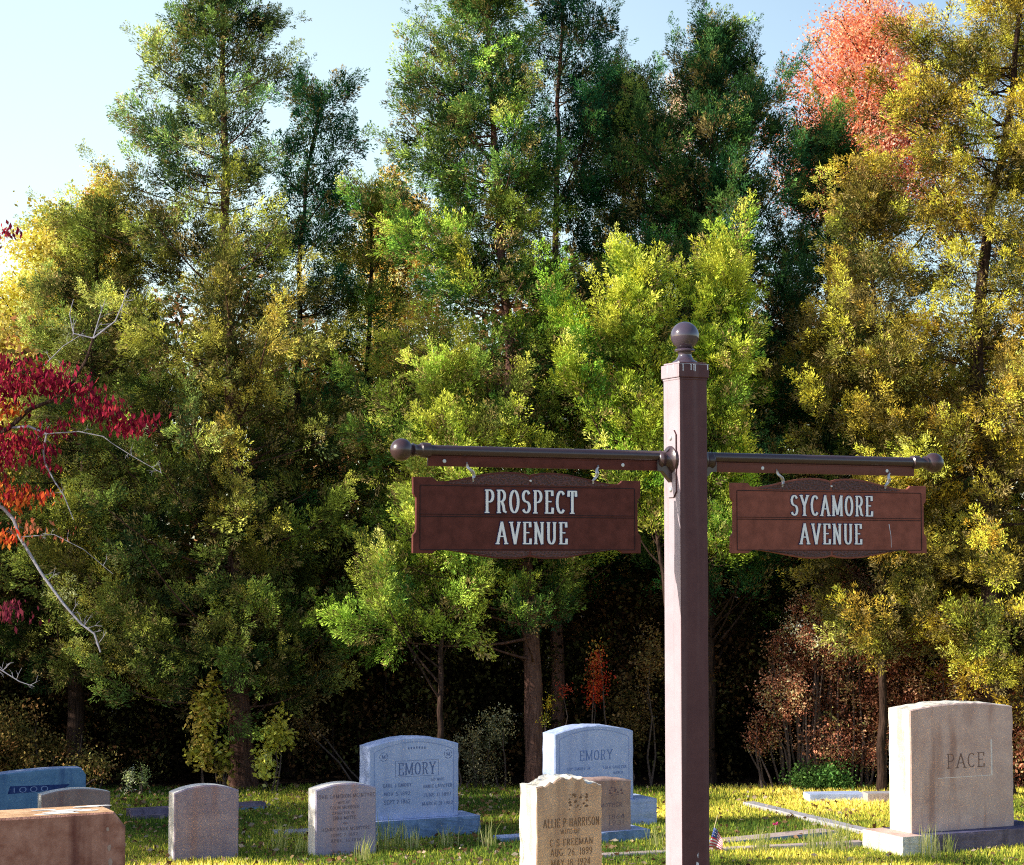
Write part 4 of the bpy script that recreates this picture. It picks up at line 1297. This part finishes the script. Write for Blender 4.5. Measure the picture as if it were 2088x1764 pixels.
T_('cedar_tree', 'dark bushy cedar closing the gap between the tall twin tops and the spiky cedar', 'tree', 24.0,
   [(1262, 1600), (1265, 1100), (1268, 700), (1272, 185)],
   [(190, 1262, 1282), (240, 1215, 1330), (300, 1170, 1370), (400, 1150, 1390), (600, 1140, 1400), (900, 1140, 1400), (1200, 1160, 1400)],
   84, DARKG, up=(25, 55), seed=21, rbase=.08, per=60, group=CG, dens=(.7, 1), tipbias=1.0, tier=0,
   boughs=[(1268, 330, 1215, 180, 0, 1), (1268, 330, 1305, 160, 0, 1), (1268, 360, 1340, 200, 0, 1)])
# H: dark filler at right centre
T_('cedar_tree', 'shadowy dark cedar filling the gap between the spiky cedar and the golden one', 'tree', 24.4,
   [(1690, 1600), (1690, 1100), (1690, 700), (1688, 265)],
   [(275, 1684, 1692), (340, 1665, 1715), (430, 1620, 1790), (540, 1560, 1840), (700, 1540, 1880), (1000, 1520, 1900), (1300, 1540, 1900)],
   110, DARKG, up=(20, 50), seed=6, rbase=.10, per=60, group=CG, dens=(.7, 1),
   boughs=[(1690, 330, 1688, 262, 0, 1), (1690, 420, 1740, 345, 0, 1), (1690, 430, 1630, 370, 0, 1)])
# F: golden cedar at right
T_('cedar_tree', 'tall golden-olive cedar at the right edge, boughs hanging in feathery layers', 'tree', 21.8,
   [(2035, 1600), (2020, 1200), (1990, 700), (2010, 500), (2060, 250), (2090, -120)],
   [(-100, 2060, 2140), (0, 1990, 2190), (80, 1930, 2210), (150, 1850, 2230), (230, 1820, 2230), (330, 1830, 2240), (420, 1860, 2250), (520, 1870, 2260), (620, 1860, 2260), (800, 1840, 2260), (950, 1860, 2250), (1200, 1880, 2250), (1430, 1900, 2250)],
   132, GOLD, up=(2, 28), seed=7, airy=(350, .95), rbase=.15, per=60, group=CG, dens=(.55, 1), templ=SPRAY_SOFT,
   boughs=[(2050, 260, 1815, 40, 0, 1), (2060, 200, 1850, 60, .2, 1), (2060, 160, 1900, 30, 0, 1), (2050, 300, 1800, 160, -.2, 1), (2040, 330, 1790, 230, 0, 1), (2040, 360, 1880, 190, -.3, 1), (2060, 180, 1975, 70, 0, .9),
           (2010, 480, 1850, 360, -.4, 1), (2010, 520, 1870, 450, -.5, 1), (2000, 560, 1890, 330, -.4, 1), (2000, 900, 1820, 860, -.6, 1), (2000, 960, 1850, 920, -.6, 1), (2000, 940, 1800, 1000, -.4, .8), (2040, 1150, 2060, 1150, -1.2, 1), (2010, 720, 1960, 640, -1.2, 1), (2000, 640, 2070, 560, -1.1, 1), (2050, 350, 2080, 280, -1, 1), (2000, 820, 2050, 760, -1.2, 1), (2030, 1280, 1960, 1290, -1.1, 1)])
# second trunk of the golden group, right of frame edge
T_('cedar_tree', 'golden cedar cut off by the right edge of the picture', 'tree', 22.6,
   [(2180, 1600), (2150, 1000), (2140, 500), (2120, -200)],
   [(-200, 2080, 2160), (0, 2030, 2240), (200, 2010, 2290), (500, 1990, 2300), (900, 1980, 2300), (1300, 1990, 2300)],
   70, GOLD, up=(5, 30), seed=8, rbase=.13, per=54, group=CG, templ=SPRAY_SOFT, dens=(.5, .9))
# G: olive cedar lower right
T_('cedar_tree', 'bushy olive cedar with yellow tips behind the SYCAMORE AVENUE sign', 'tree', 22.0,
   [(1800, 1600), (1800, 1300), (1795, 900), (1780, 600), (1768, 395)],
   [(400, 1760, 1776), (470, 1730, 1810), (540, 1690, 1850), (620, 1650, 1880), (720, 1610, 1900), (850, 1590, 1900), (1000, 1590, 1890), (1150, 1600, 1880), (1330, 1630, 1900)],
   84, [(.012, .018, .008), (.045, .045, .014), (.15, .13, .025), (.50, .41, .05)], up=(10, 45), seed=9, rbase=.05, per=58, group=CG, dens=(.6, 1), templ=SPRAY_SOFT,
   boughs=[(1775, 470, 1768, 390, 0, 1), (1790, 780, 1800, 650, -.9, 1), (1790, 800, 1700, 620, -.8, 1), (1790, 860, 1840, 720, -.9, 1), (1780, 800, 1655, 700, -.6, 1)])
# I: bright saplings in front of the middle
T_('cedar_sapling', 'bright yellow-green cedar with upright flame-like tips left of the post', 'tree', 21.3,
   [(1380, 1600), (1370, 1300), (1310, 900), (1290, 560)],
   [(560, 1287, 1293), (620, 1265, 1310), (700, 1220, 1335), (800, 1180, 1340), (900, 1170, 1340), (1000, 1180, 1330), (1100, 1200, 1320)],
   52, BRIGHT, up=(40, 68), seed=10, rbase=.03, per=52, group='bright young cedars in front of the wood', tier=0, tipbias=1.1, dens=(.5, 1), brown=.06, clump=.15,
   boughs=[(1260, 850, 1105, 600, 0, 1), (1260, 900, 1135, 640, -.1, 1), (1270, 760, 1240, 600, 0, 1), (1270, 800, 1325, 600, 0, 1), (1262, 950, 1160, 750, -.2, 1)])
T_('cedar_sapling', 'bright yellow-green cedar whose tips rise just above the post ball', 'tree', 21.5,
   [(1440, 1600), (1440, 1200), (1450, 900), (1482, 515)],
   [(515, 1479, 1485), (570, 1460, 1500), (640, 1420, 1520), (740, 1380, 1530), (860, 1390, 1540), (1000, 1400, 1540), (1150, 1420, 1530)],
   48, BRIGHT, up=(40, 68), seed=11, rbase=.03, per=50, group='bright young cedars in front of the wood', tier=0, tipbias=1.1, dens=(.45, .9), brown=.06, clump=.15,
   boughs=[(1450, 850, 1375, 600, 0, 1), (1455, 800, 1420, 620, 0, 1), (1460, 760, 1515, 600, 0, 1), (1450, 1150, 1505, 1150, -.3, 1)])
T_('cedar_sapling', 'small green cedar with three pointed tips above the PROSPECT AVENUE sign', 'tree', 21.6,
   [(890, 1600), (905, 1200), (925, 1000), (922, 765)],
   [(770, 916, 928), (830, 880, 970), (900, 820, 1010), (1000, 770, 1040), (1100, 760, 1020), (1220, 720, 1000), (1280, 740, 990)],
   56, [(.045, .085, .015), (.12, .17, .028), (.26, .30, .045), (.40, .42, .07)], up=(30, 62), seed=12, rbase=.035, per=52, group='bright young cedars in front of the wood', tier=0, tipbias=.6, dens=(.6, 1),
   boughs=[(925, 900, 890, 780, 0, 1), (925, 920, 975, 790, 0, 1), (925, 980, 770, 800, 0, 1), (925, 1250, 690, 1280, -.2, 1), (925, 1180, 780, 1130, -.2, 1)])
# left lower olive mass
T_('cedar_tree', 'low spreading olive cedar at the left edge behind the red-leaved boughs', 'tree', 22.9,
   [(150, 1600), (160, 1200), (185, 800), (200, 450)],
   [(450, 190, 215), (500, 130, 260), (600, 90, 300), (700, 20, 330), (850, -60, 340), (1000, -100, 360), (1200, -120, 380), (1350, -120, 380)],
   92, [(.008, .014, .007), (.030, .044, .012), (.14, .16, .032), (.42, .42, .08)], up=(5, 40), seed=13, rbase=.11, per=60, group=CG, dens=(.6, 1), templ=SPRAY_SOFT)
T_('cedar_tree', 'dusky cedar half hidden behind the right side of the tall ragged one', 'tree', 24.2,
   [(740, 1600), (745, 1200), (750, 800), (760, 400)],
   [(400, 750, 770), (470, 700, 820), (600, 640, 860), (800, 620, 880), (1000, 610, 890), (1300, 620, 880)],
   76, [(.03, .045, .015), (.07, .10, .02), (.15, .17, .03), (.22, .22, .05)], up=(10, 45), seed=14, rbase=.09, per=56, group=CG, dens=(.6, 1))

# ---- broadleaf trees
T_('maple_tree', 'salmon-orange autumn tree glowing behind the golden cedar', 'tree', 27.5,
   [(1740, 1500), (1745, 800), (1760, 300), (1775, 0)],
   [(0, 1730, 1810), (60, 1670, 1860), (150, 1625, 1920), (230, 1595, 1940), (310, 1570, 1950), (400, 1620, 1900)],
   120, [(.50, .11, .055), (.64, .19, .09), (.68, .27, .16), (.62, .30, .25)], up=(25, 60), seed=15, rbase=.10, templ=BALL_AIRY, size=(.22, .40), per=30, dens=(.55, .95), leafmat=M_BROAD, brown=0, clump=.28, limb_r=.012)
T_('yellow_tree', 'bright yellow autumn tree at the left edge below the bare treetops', 'tree', 27.0,
   [(95, 1500), (95, 1000), (100, 700), (120, 495)],
   [(490, 100, 150), (540, 30, 190), (600, -30, 230), (700, -60, 260), (800, -60, 250), (950, -40, 240)],
   110, [(.34, .27, .04), (.52, .42, .07), (.60, .50, .12), (.48, .42, .16)], up=(25, 60), seed=16, rbase=.12, templ=BALL_FINE, size=(.16, .30), per=36, dens=(.6, 1), leafmat=M_BROAD, brown=.06, clump=.28, limb_r=.012)
T_('orange_tree', 'small orange treetop showing left of the tall ragged cedar', 'tree', 29.0,
   [(215, 1500), (210, 800), (205, 400)],
   [(395, 190, 225), (430, 165, 250), (480, 160, 260), (560, 150, 280), (700, 150, 290)],
   60, [(.55, .28, .06), (.68, .38, .08), (.70, .45, .15)], up=(25, 60), seed=17, rbase=.10, templ=BALL_FINE, size=(.14, .26), per=30, dens=(.5, .9), leafmat=M_BROAD, brown=0, clump=.22, limb_r=.01)
T_('orange_tree', 'pinkish-orange treetop peeping between the two groups of cedars', 'tree', 28.0,
   [(800, 1500), (800, 800), (805, 370)],
   [(370, 795, 815), (410, 760, 850), (470, 740, 870), (600, 740, 900), (750, 740, 900)],
   60, [(.55, .30, .10), (.65, .45, .10), (.70, .42, .25)], up=(25, 60), seed=18, rbase=.10, templ=BALL_FINE, size=(.14, .26), per=30, dens=(.5, .9), leafmat=M_BROAD, brown=0, clump=.22, limb_r=.01)
T_('maple_tree', 'thin peach-coloured treetop behind the spiky tips of the dark cedar', 'tree', 28.5,
   [(1385, 1500), (1385, 800), (1390, 170)],
   [(170, 1380, 1398), (230, 1350, 1420), (320, 1330, 1440), (500, 1320, 1460)],
   40, [(.65, .38, .28), (.72, .48, .36)], up=(35, 65), seed=19, rbase=.09, templ=BALL_FINE, size=(.12, .22), per=26, dens=(.4, .8), leafmat=M_BROAD, brown=0, clump=.16, limb_r=.01)


# bare trees at far left
def bare_tree(lab, px, ptop, Y, seed, spread=120, mat=M_TWIG, lv=4):
    rs = random.Random(seed)
    foot = at(px, 1500, Y); foot.z = 0
    root = thing('bare_tree', lab, 'tree', tuple(foot), 'bare trees behind the wood')
    H = at(px, ptop, Y).z
    m = MB()

    def grow(p, d, L, r_, k):
        pts = [p]
        q = p.copy(); dd = d.copy()
        for i in range(4):
            dd = (dd + Vector((rs.uniform(-.18, .18), rs.uniform(-.18, .18), rs.uniform(-.02, .14)))).normalized()
            q = q + dd * L / 4; pts.append(q.copy())
        m.tube([tuple(x) for x in pts], [r_ * (1 - .14 * i) for i in range(5)], n=4, caps=False)
        if k == 0: return
        for j in range(4 if k < lv else 7):
            b = pts[rs.randint(2 if k < lv else 1, 4)]
            nd_ = (dd + Vector((rs.uniform(-.9, .9), rs.uniform(-.9, .9), rs.uniform(.0, .6)))).normalized()
            grow(b, nd_, L * rs.uniform(.5, .72), r_ * .5, k - 1)
    grow(Vector((0, 0, 0)), Vector((0, 0, 1)), H * .42, .06, lv)
    m.build('trunk', mat, root)


bare_tree('bare pale-twigged treetop at the far left edge against the sky', 45, 440, 30, 3)
bare_tree('bare twiggy treetop right of the leftmost one against the sky', 130, 450, 31, 5)
bare_tree('thin bare tree rising just left of the small orange treetop', 185, 440, 32, 8, lv=3)


# woodland behind and undergrowth
def stuff_mass(name, lab, cat, n, xr, yr, zfun, pal, templ, size, seed, mat, zpow=1.0, dropfun=None):
    global RS
    rs = np.random.RandomState(seed)
    x = rs.uniform(*xr, n); y = rs.uniform(*yr, n)
    top = np.array([zfun(a_, b_) for a_, b_ in zip(x, y)])
    z = top * rs.uniform(0, 1, n) ** zpow
    # clumping
    cl = np.sin(x * 3.1 + 2 * np.sin(z * 2.3)) * np.sin(z * 3.7 + x * 1.3) + rs.normal(0, .5, n)
    keep = cl > -.75
    x, y, z = x[keep], y[keep], z[keep]; n = len(x)
    P = np.stack([x, y, z], 1)
    zone = .5 + .5 * np.sin(x * .9 + seed) * np.sin(z * 1.4 + x * .5)
    cols = lerp3(pal, np.clip(zone + rs.normal(0, .22, n), 0, 1))
    Dv = rs.normal(0, 1, (n, 3)); Dv[:, 2] = np.abs(Dv[:, 2])
    V, C = instance(templ, P, Dv, rs.uniform(size[0], size[1], n), cols, jit=.3)
    o = link(name, fast_quads(name, V, C, mat))
    tag(o, lab, cat, kind='stuff')
    return o


stuff_mass('woodland', 'mixed autumn wood of rust, olive and yellow leaves behind the cedars', 'woodland', 9000, (-13, 14), (25.5, 33),
           lambda x, y: 6.0 + .7 * math.sin(x * .8) + .5 * math.sin(x * 2.1 + y) - (.8 if x < -5 else 0), [(.03, .045, .015), (.12, .09, .03), (.45, .20, .09), (.14, .16, .04), (.65, .33, .16), (.60, .48, .07), (.08, .08, .03)],
           BALL, (.28, .5), 31, M_BROAD)
stuff_mass('undergrowth', 'dark tangled undergrowth at the foot of the cedars', 'undergrowth', 15000, (-10, 10), (22.9, 26.5),
           lambda x, y: 2.9 + .45 * math.sin(x * 1.7), [(.008, .008, .005), (.03, .025, .012), (.06, .06, .02), (.22, .11, .05), (.012, .010, .006), (.20, .19, .06), (.02, .016, .01)], BALL_FINE, (.16, .32), 33, M_BROAD)


# ------------------------------------------------------------------ shrubs
def shrub(name, lab, cat, cpx, Y, n, ell, pal, templ, size, seed, mat=M_BROAD, stems=8, stemmat=None, hang=0, grp=None, cent=None, gain=2.4):
    """ell: list of (px,py,rx,ry) blobs in picture units at distance Y"""
    rs = np.random.RandomState(seed)
    foot = at(cpx, 1600, Y); foot.z = gz(foot.x, foot.y)
    root = thing(name, lab, cat, tuple(foot), grp)
    k = Y / F
    P_ = []; B_ = []
    m = MB()
    for (px, py, rx, ry) in ell:
        c_ = at(px, py, Y)
        nn = max(3, int(n * rx * ry / sum(e[2] * e[3] for e in ell)))
        g = rs.normal(0, 1, (nn, 3)); g /= np.linalg.norm(g, axis=1)[:, None]
        g *= rs.uniform(.2, 1, nn)[:, None] ** .6
        P_.append(np.array(list(c_)) + g * np.array([rx * k, min(rx, ry) * k, ry * k]) * rs.uniform(.8, 1.25, (nn, 1)))
        B_.append(np.full(nn, math.exp(rs.normal(0, .35))))
        for s_ in range(max(1, stems // len(ell))):
            e_ = P_[-1][rs.randint(0, nn)] - np.array(list(foot))
            st = np.array([e_[0] * .85 + rs.normal(0, .06), rs.normal(0, .06), -.05])
            mid = (st + e_) / 2 + np.array([e_[0] * .05, 0, .05 * np.linalg.norm(e_)])
            m.tube([tuple(st), tuple((st + mid) / 2 + rs.normal(0, .03, 3)), tuple(mid), tuple((mid + e_) / 2 + rs.normal(0, .03, 3)), tuple(e_)], [.014, .011, .009, .006, .003], n=5, caps=False)
    P = np.concatenate(P_); B_ = np.concatenate(B_)[P[:, 2] > .03]; P = P[P[:, 2] > .03]
    n = len(P)
    Dv = rs.normal(0, 1, (n, 3)); Dv[:, 2] += .8 if not hang else -1.2
    V, C = instance(templ, P - np.array(list(foot)), Dv, rs.uniform(*size, n), lerp3(pal, rs.uniform(0, 1, n)) * gain * B_[:, None], jit=.4)
    m.build('stems', stemmat or M_TWIG_DARK, root)
    link('foliage', fast_quads('foliage', V, C, mat), root)
    return root


RUST = [(.02, .010, .008), (.05, .02, .012), (.14, .05, .03), (.24, .10, .06), (.26, .15, .08), (.09, .09, .03)]
shrub('rusty_shrub', 'large rust-brown leafy shrub in the shade left of the PACE monument', 'shrub', 1700, 22.4, 1700,
      [(1700, 1300, 110, 70), (1600, 1410, 60, 60), (1740, 1420, 80, 60), (1690, 1520, 70, 60), (1810, 1330, 70, 60), (1650, 1340, 50, 40), (1850, 1430, 60, 70), (1770, 1215, 60, 34), (1560, 1500, 34, 44), (1900, 1290, 60, 50), (1640, 1240, 40, 30), (1960, 1400, 60, 60), (1780, 1500, 50, 60), (1590, 1320, 26, 30), (1720, 1170, 50, 24)], RUST, BALL_FINE, (.08, .16), 41, stems=90, gain=4.0)
shrub('rusty_shrub', 'smaller rusty shrub at the right edge beyond the PACE monument', 'shrub', 2060, 22.5, 160,
      [(2080, 1500, 40, 90), (2075, 1400, 40, 60)], RUST, BALL_FINE, (.13, .24), 42, stems=10, gain=4.2)
shrub('green_shrub', 'low dark-green shrub behind the low blue-grey marker', 'shrub', 1660, 22.2, 130,
      [(1640, 1590, 28, 28), (1700, 1590, 40, 30), (1670, 1600, 40, 24)], [(.03, .07, .02), (.06, .13, .03), (.12, .20, .05)], BALL_FINE, (.10, .18), 43, stems=10)
shrub('red_sapling', 'thin sapling with glowing red leaves right of the cedar trunks', 'sapling', 1215, 22.6, 34,
      [(1215, 1390, 20, 42), (1222, 1340, 14, 26), (1150, 1410, 7, 12), (1210, 1430, 12, 20)], [(.6, .04, .03), (.85, .12, .05), (.8, .3, .05)], BALL_FINE, (.08, .15), 44, stems=6)
shrub('yellow_vine', 'few large yellow vine leaves between the two cedar trunks', 'vine', 1120, 22.0, 8,
      [(1118, 1432, 6, 20), (1112, 1465, 5, 10)], [(.6, .35, .03), (.7, .42, .05)], BALL_FINE, (.06, .09), 45, stems=2)
shrub('leafy_sapling', 'drooping yellow-green sapling around the foot of the tall ragged cedar', 'sapling', 470, 22.1, 130,
      [(430, 1440, 34, 60), (415, 1520, 30, 50), (560, 1505, 36, 40), (540, 1560, 26, 26), (455, 1560, 16, 30)], [(.20, .20, .03), (.34, .32, .05), (.42, .28, .08)], BALL_DROOP, (.08, .15), 46, stems=12, hang=1)
shrub('leafy_seedling', 'pair of slim pale green leafy shoots standing alone in the dark', 'seedling', 272, 21.9, 26,
      [(265, 1590, 7, 32), (290, 1580, 6, 30)], [(.25, .32, .10), (.45, .5, .25)], BALL_FINE, (.06, .10), 47, stems=4)
shrub('pale_leaf_shrub', 'dark shrub with pale glinting leaves between the two EMORY monuments', 'shrub', 990, 22.3, 110,
      [(985, 1560, 45, 60), (1010, 1480, 40, 40), (960, 1510, 30, 40)], [(.03, .035, .02), (.10, .10, .05), (.22, .20, .12), (.3, .22, .08)], BALL_FINE, (.08, .14), 48, stems=8)
shrub('olive_shrub', 'low olive-brown shrub at the left edge behind the deep blue stone', 'shrub', 90, 22.2, 170,
      [(60, 1530, 110, 50), (180, 1560, 60, 40), (20, 1480, 60, 50)], [(.05, .05, .02), (.12, .11, .03), (.22, .17, .05), (.3, .15, .06)], BALL_FINE, (.10, .18), 49, stems=10)
shrub('mixed_shrub', 'orange and yellow leaves glimpsed between the tall ragged cedar and its neighbour', 'shrub', 650, 24.0, 90,
      [(640, 770, 40, 40), (700, 740, 40, 30), (600, 990, 50, 30), (830, 620, 50, 40), (900, 650, 50, 30)], [(.5, .15, .06), (.6, .30, .06), (.5, .42, .06)], BALL_FINE, (.10, .2), 50, stems=4)
shrub('brown_shrub', 'brownish brush in the shade below the right end of the PROSPECT AVENUE sign', 'shrub', 1290, 22.8, 160,
      [(1290, 1450, 50, 70), (1330, 1340, 40, 60), (860, 1500, 60, 40), (620, 1480, 40, 40)], [(.04, .03, .015), (.12, .09, .03), (.2, .11, .05)], BALL_FINE, (.10, .18), 51, stems=8)


# ------------------------------------------------------------------ dogwood reaching in from the left
def dogwood():
    Y = 15.0
    foot = at(-190, 1700, Y); foot.z = gz(foot.x, Y)
    fo = Vector(foot)
    root = thing('dogwood_tree', 'dogwood boughs with crimson leaves and bare grey branches reaching in from the left edge', 'tree', tuple(foot))
    m = MB()
    m.tube([(0, 0, -.1), tuple(at(-200, 1400, Y) - fo), tuple(at(-160, 1100, Y) - fo), tuple(at(-130, 900, Y) - fo), tuple(at(-120, 700, Y) - fo)], [.10, .07, .055, .045, .03], n=10)
    m.build('trunk', M_BARK, root, smooth=True)
    rs = random.Random(4)

    def br(mm, pts, r0, r1, dy0=0, dy1=0, twigs=0):
        n = len(pts)
        q = []
        for i, (px, py) in enumerate(pts):
            f = i / (n - 1)
            q.append(at(px, py, Y + dy0 + (dy1 - dy0) * f) - fo)
        mm.tube([tuple(x) for x in q], [r0 + (r1 - r0) * i / (n - 1) for i in range(n)], n=6, caps=False)
        for k in range(twigs):
            i = rs.randint(1, n - 1)
            p = q[i]
            p = p.lerp(q[i - 1], rs.random())
            d = Vector((rs.uniform(-.5, 1), rs.uniform(-.4, .4), rs.uniform(-.6, 1))).normalized() * rs.uniform(.03, .12)
            e_ = p + d * .55 + Vector((rs.uniform(-.012, .012), 0, rs.uniform(-.005, .015)))
            mm.tube([tuple(p), tuple(e_), tuple(p + d)], [.0020, .0014, .0007], n=4, caps=False)
            for _ in range(2):
                d2 = (d.normalized() + Vector((rs.uniform(-.8, .8), rs.uniform(-.5, .5), rs.uniform(-.5, .9)))).normalized() * rs.uniform(.02, .07)
                mm.tube([tuple(e_), tuple(e_ + d2 * .5 + Vector((0, 0, .004))), tuple(e_ + d2)], [.0012, .0009, .0005], n=4, caps=False)
    m = MB()
    br(m, [(-130, 900), (-40, 905), (20, 872), (60, 835), (110, 815), (145, 785), (175, 735), (190, 690)], .022, .008, twigs=6)
    m.build('dark_branch', M_BARK, root, smooth=True)
    m = MB()
    def br2(*a_, **k_):
        q_ = MB(); br(q_, *a_, **k_); q_.build('bare_branch', M_TWIG, root, smooth=True)
    br2([(190, 690), (235, 655), (250, 620), (262, 590)], .007, .002, twigs=8)
    br2([(190, 690), (150, 680), (142, 640), (150, 610)], .006, .002, twigs=6)
    br2([(190, 690), (205, 640), (215, 610)], .005, .002, twigs=5)
    br2([(90, 745), (130, 705), (170, 680)], .004, .002, twigs=5)
    br2([(20, 872), (60, 870), (95, 885), (88, 920), (92, 945), (110, 980), (130, 1010), (150, 1060)], .011, .003, twigs=6)
    br2([(95, 885), (160, 880), (210, 890), (230, 905), (270, 930), (330, 965)], .005, .002, twigs=9)
    br2([(-170, 1010), (-40, 1020), (5, 1035), (28, 1060), (40, 1095), (85, 1170), (130, 1232), (165, 1272), (192, 1292), (205, 1330)], .016, .006, twigs=18)
    br2([(40, 1095), (110, 1090), (170, 1120), (230, 1170)], .004, .0015, twigs=6)
    br2([(-60, 1340), (0, 1365), (40, 1390), (70, 1400)], .006, .002, twigs=8)
    P, Cc = [], []
    rn = np.random.RandomState(9)
    crim = [(.16, .010, .035), (.30, .02, .055), (.50, .05, .06)]
    oran = [(.6, .05, .03), (.75, .16, .04), (.78, .32, .06)]
    blobs = [(10, 740, 60, 16, crim, 26), (60, 770, 70, 26, crim, 40), (120, 785, 50, 22, crim, 26), (30, 800, 60, 26, crim, 34), (180, 815, 34, 16, crim, 22), (215, 835, 34, 18, crim, 24), (262, 862, 28, 16, crim, 20), (295, 855, 18, 8, crim, 8),
             (15, 830, 30, 12, oran, 9), (20, 890, 50, 26, crim, 40), (10, 925, 40, 18, crim, 26), (80, 905, 28, 14, crim, 14), (110, 865, 14, 12, crim, 8), (95, 940, 12, 10, crim, 6), (40, 1012, 60, 13, oran, 28), (20, 1000, 40, 12, crim, 14), (10, 985, 20, 6, oran, 6),
             (70, 1075, 50, 14, [(.6, .16, .08), (.7, .3, .15)], 8), (10, 1095, 20, 12, oran, 8), (30, 1240, 30, 16, [(.15, .02, .05), (.25, .05, .06)], 14), (10, 470, 14, 6, crim, 6), (-60, 780, 60, 60, crim, 60), (-80, 950, 60, 60, crim, 50)]
    for (px, py, rx, ry, pal, n) in blobs:
        c_ = np.array(list(at(px, py, Y) - fo)); k = Y / F
        g = rn.normal(0, .55, (n, 3)) * np.array([rx * k, .16, ry * k])
        P.append(c_ + g); Cc.append(lerp3(pal, rn.uniform(0, 1, n)))
    P = np.concatenate(P); Cc = np.concatenate(Cc)
    Dv = rn.normal(0, 1, (len(P), 3)); Dv[:, 2] *= .2
    # drooping leaves hang straight down: build directly
    n = len(P) * 9
    pos = np.repeat(P, 9, 0) + rn.normal(0, .05, (n, 3)) * np.array([1, 1, .6])
    d = rn.normal(0, .4, (n, 3)); d[:, 2] = -1; d /= np.linalg.norm(d, axis=1)[:, None]
    s = np.cross(d, rn.normal(0, 1, (n, 3))); s /= np.linalg.norm(s, axis=1)[:, None]
    L = rn.uniform(.02, .07, n)[:, None]
    V = np.stack([pos, pos + d * L * .5 + s * L * .22, pos + d * L, pos + d * L * .5 - s * L * .22], 1).reshape(-1, 3)
    C = np.repeat(np.repeat(Cc, 9, 0) * rn.uniform(.6, 1.3, (n, 1)), 4, 0)
    link('foliage', fast_quads('foliage', V, C, M_BROAD), root)


dogwood()

# ------------------------------------------------------------------ trees just outside the left edge whose shade falls on the lawn
for i, (x, y, h_, r_, lab) in enumerate([(-9.0, 16.1, 4.9, 1.0, 'nearest'), (-9.2, 17.9, 5.0, 1.1, 'second nearest'), (-9.3, 20.4, 7.2, 1.2, 'third nearest'), (-9.6, 22.8, 7.6, 1.5, 'farthest')]):
    rs = np.random.RandomState(60 + i)
    n = 900
    z = h_ * rs.uniform(.06, 1, n)
    rr = r_ * np.clip(1.25 * (1 - z / h_) ** .55, .1, 1) * rs.uniform(.15, 1, n) ** .5
    az = rs.uniform(0, 6.283, n)
    P = np.stack([rr * np.cos(az), rr * np.sin(az), z], 1)
    Dv = np.stack([np.cos(az), np.sin(az), np.full(n, .9)], 1) + rs.normal(0, .3, (n, 3))
    V, C = instance(SPRAY_CHEAP, P, Dv, rs.uniform(.4, .6, n), lerp3(GREEN, rs.uniform(0, 1, n)))
    t_ = thing('cedar_tree', 'cedar outside the left edge of the picture, ' + lab + ' of the row beside the lawn', 'tree', (x, y, 0))
    m = MB(); m.tube([(0, 0, -.1), (0, 0, h_ * .5), (0, 0, h_)], [.12, .08, .02], n=8); m.build('trunk', M_BARK, t_)
    link('crown', fast_quads('crown', V, C, M_LEAF), t_)

# ------------------------------------------------------------------ light
SUN_EL = 27.0
sv = Vector((-.955, -.295, 0)).normalized() * math.cos(R(SUN_EL)) + Vector((0, 0, math.sin(R(SUN_EL))))
sd = D.lights.new('sun', 'SUN')
sd.energy = 7.5
sd.angle = R(.5)
sd.color = (1.0, .93, .80)
so = D.objects.new('sun', sd)
COL.objects.link(so)
so.rotation_euler = (-sv).to_track_quat('-Z', 'Y').to_euler()
w_ = D.worlds.new('World')
S.world = w_
w_.use_nodes = True
nt = w_.node_tree
sky = nt.nodes.new('ShaderNodeTexSky')
sky.sky_type = 'NISHITA'
sky.sun_disc = False
sky.sun_elevation = R(SUN_EL)
sky.sun_rotation = math.atan2(sv.x, sv.y)
sky.air_density = 1.0
sky.dust_density = 1.0
sky.ozone_density = 1.2
bg = nt.nodes['Background']
bg.inputs['Strength'].default_value = .21
# pale haze that brightens the low sky towards the sun side beyond the wood
tcw = nt.nodes.new('ShaderNodeTexCoord')
dt = nt.nodes.new('ShaderNodeVectorMath'); dt.operation = 'DOT_PRODUCT'
dt.inputs[1].default_value = Vector((-.42, .90, .04)).normalized()
mrw = nt.nodes.new('ShaderNodeMapRange'); mrw.interpolation_type = 'SMOOTHSTEP'
mrw.inputs['From Min'].default_value = .70; mrw.inputs['From Max'].default_value = 1.0
mixw = nt.nodes.new('ShaderNodeMix'); mixw.data_type = 'RGBA'; mixw.blend_type = 'ADD'
mixw.inputs['Factor'].default_value = 1.0
mulw = nt.nodes.new('ShaderNodeMix'); mulw.data_type = 'RGBA'
mulw.inputs['A'].default_value = (0, 0, 0, 1)
mulw.inputs['B'].default_value = (2.1, 2.3, 1.6, 1)
nt.links.new(tcw.outputs['Generated'], dt.inputs[0])
nt.links.new(dt.outputs['Value'], mrw.inputs['Value'])
nt.links.new(mrw.outputs[0], mulw.inputs['Factor'])
nt.links.new(sky.outputs[0], mixw.inputs['A'])
nt.links.new(mulw.outputs['Result'], mixw.inputs['B'])
nt.links.new(mixw.outputs['Result'], bg.inputs['Color'])

S.view_settings.view_transform = 'Standard'
S.view_settings.look = 'None'
S.view_settings.exposure = 0
S.view_settings.gamma = 1
S.render.engine = 'CYCLES'
S.cycles.use_denoising = False
S.cycles.pixel_filter_type = 'BLACKMAN_HARRIS'
S.cycles.filter_width = 1.1
S.cycles.sample_clamp_indirect = 3
S.cycles.max_bounces = 5
S.cycles.diffuse_bounces = 2
S.cycles.glossy_bounces = 2
S.cycles.transmission_bounces = 3
S.cycles.transparent_max_bounces = 4
import sys
print('SPRAYS', NS, file=sys.stderr)
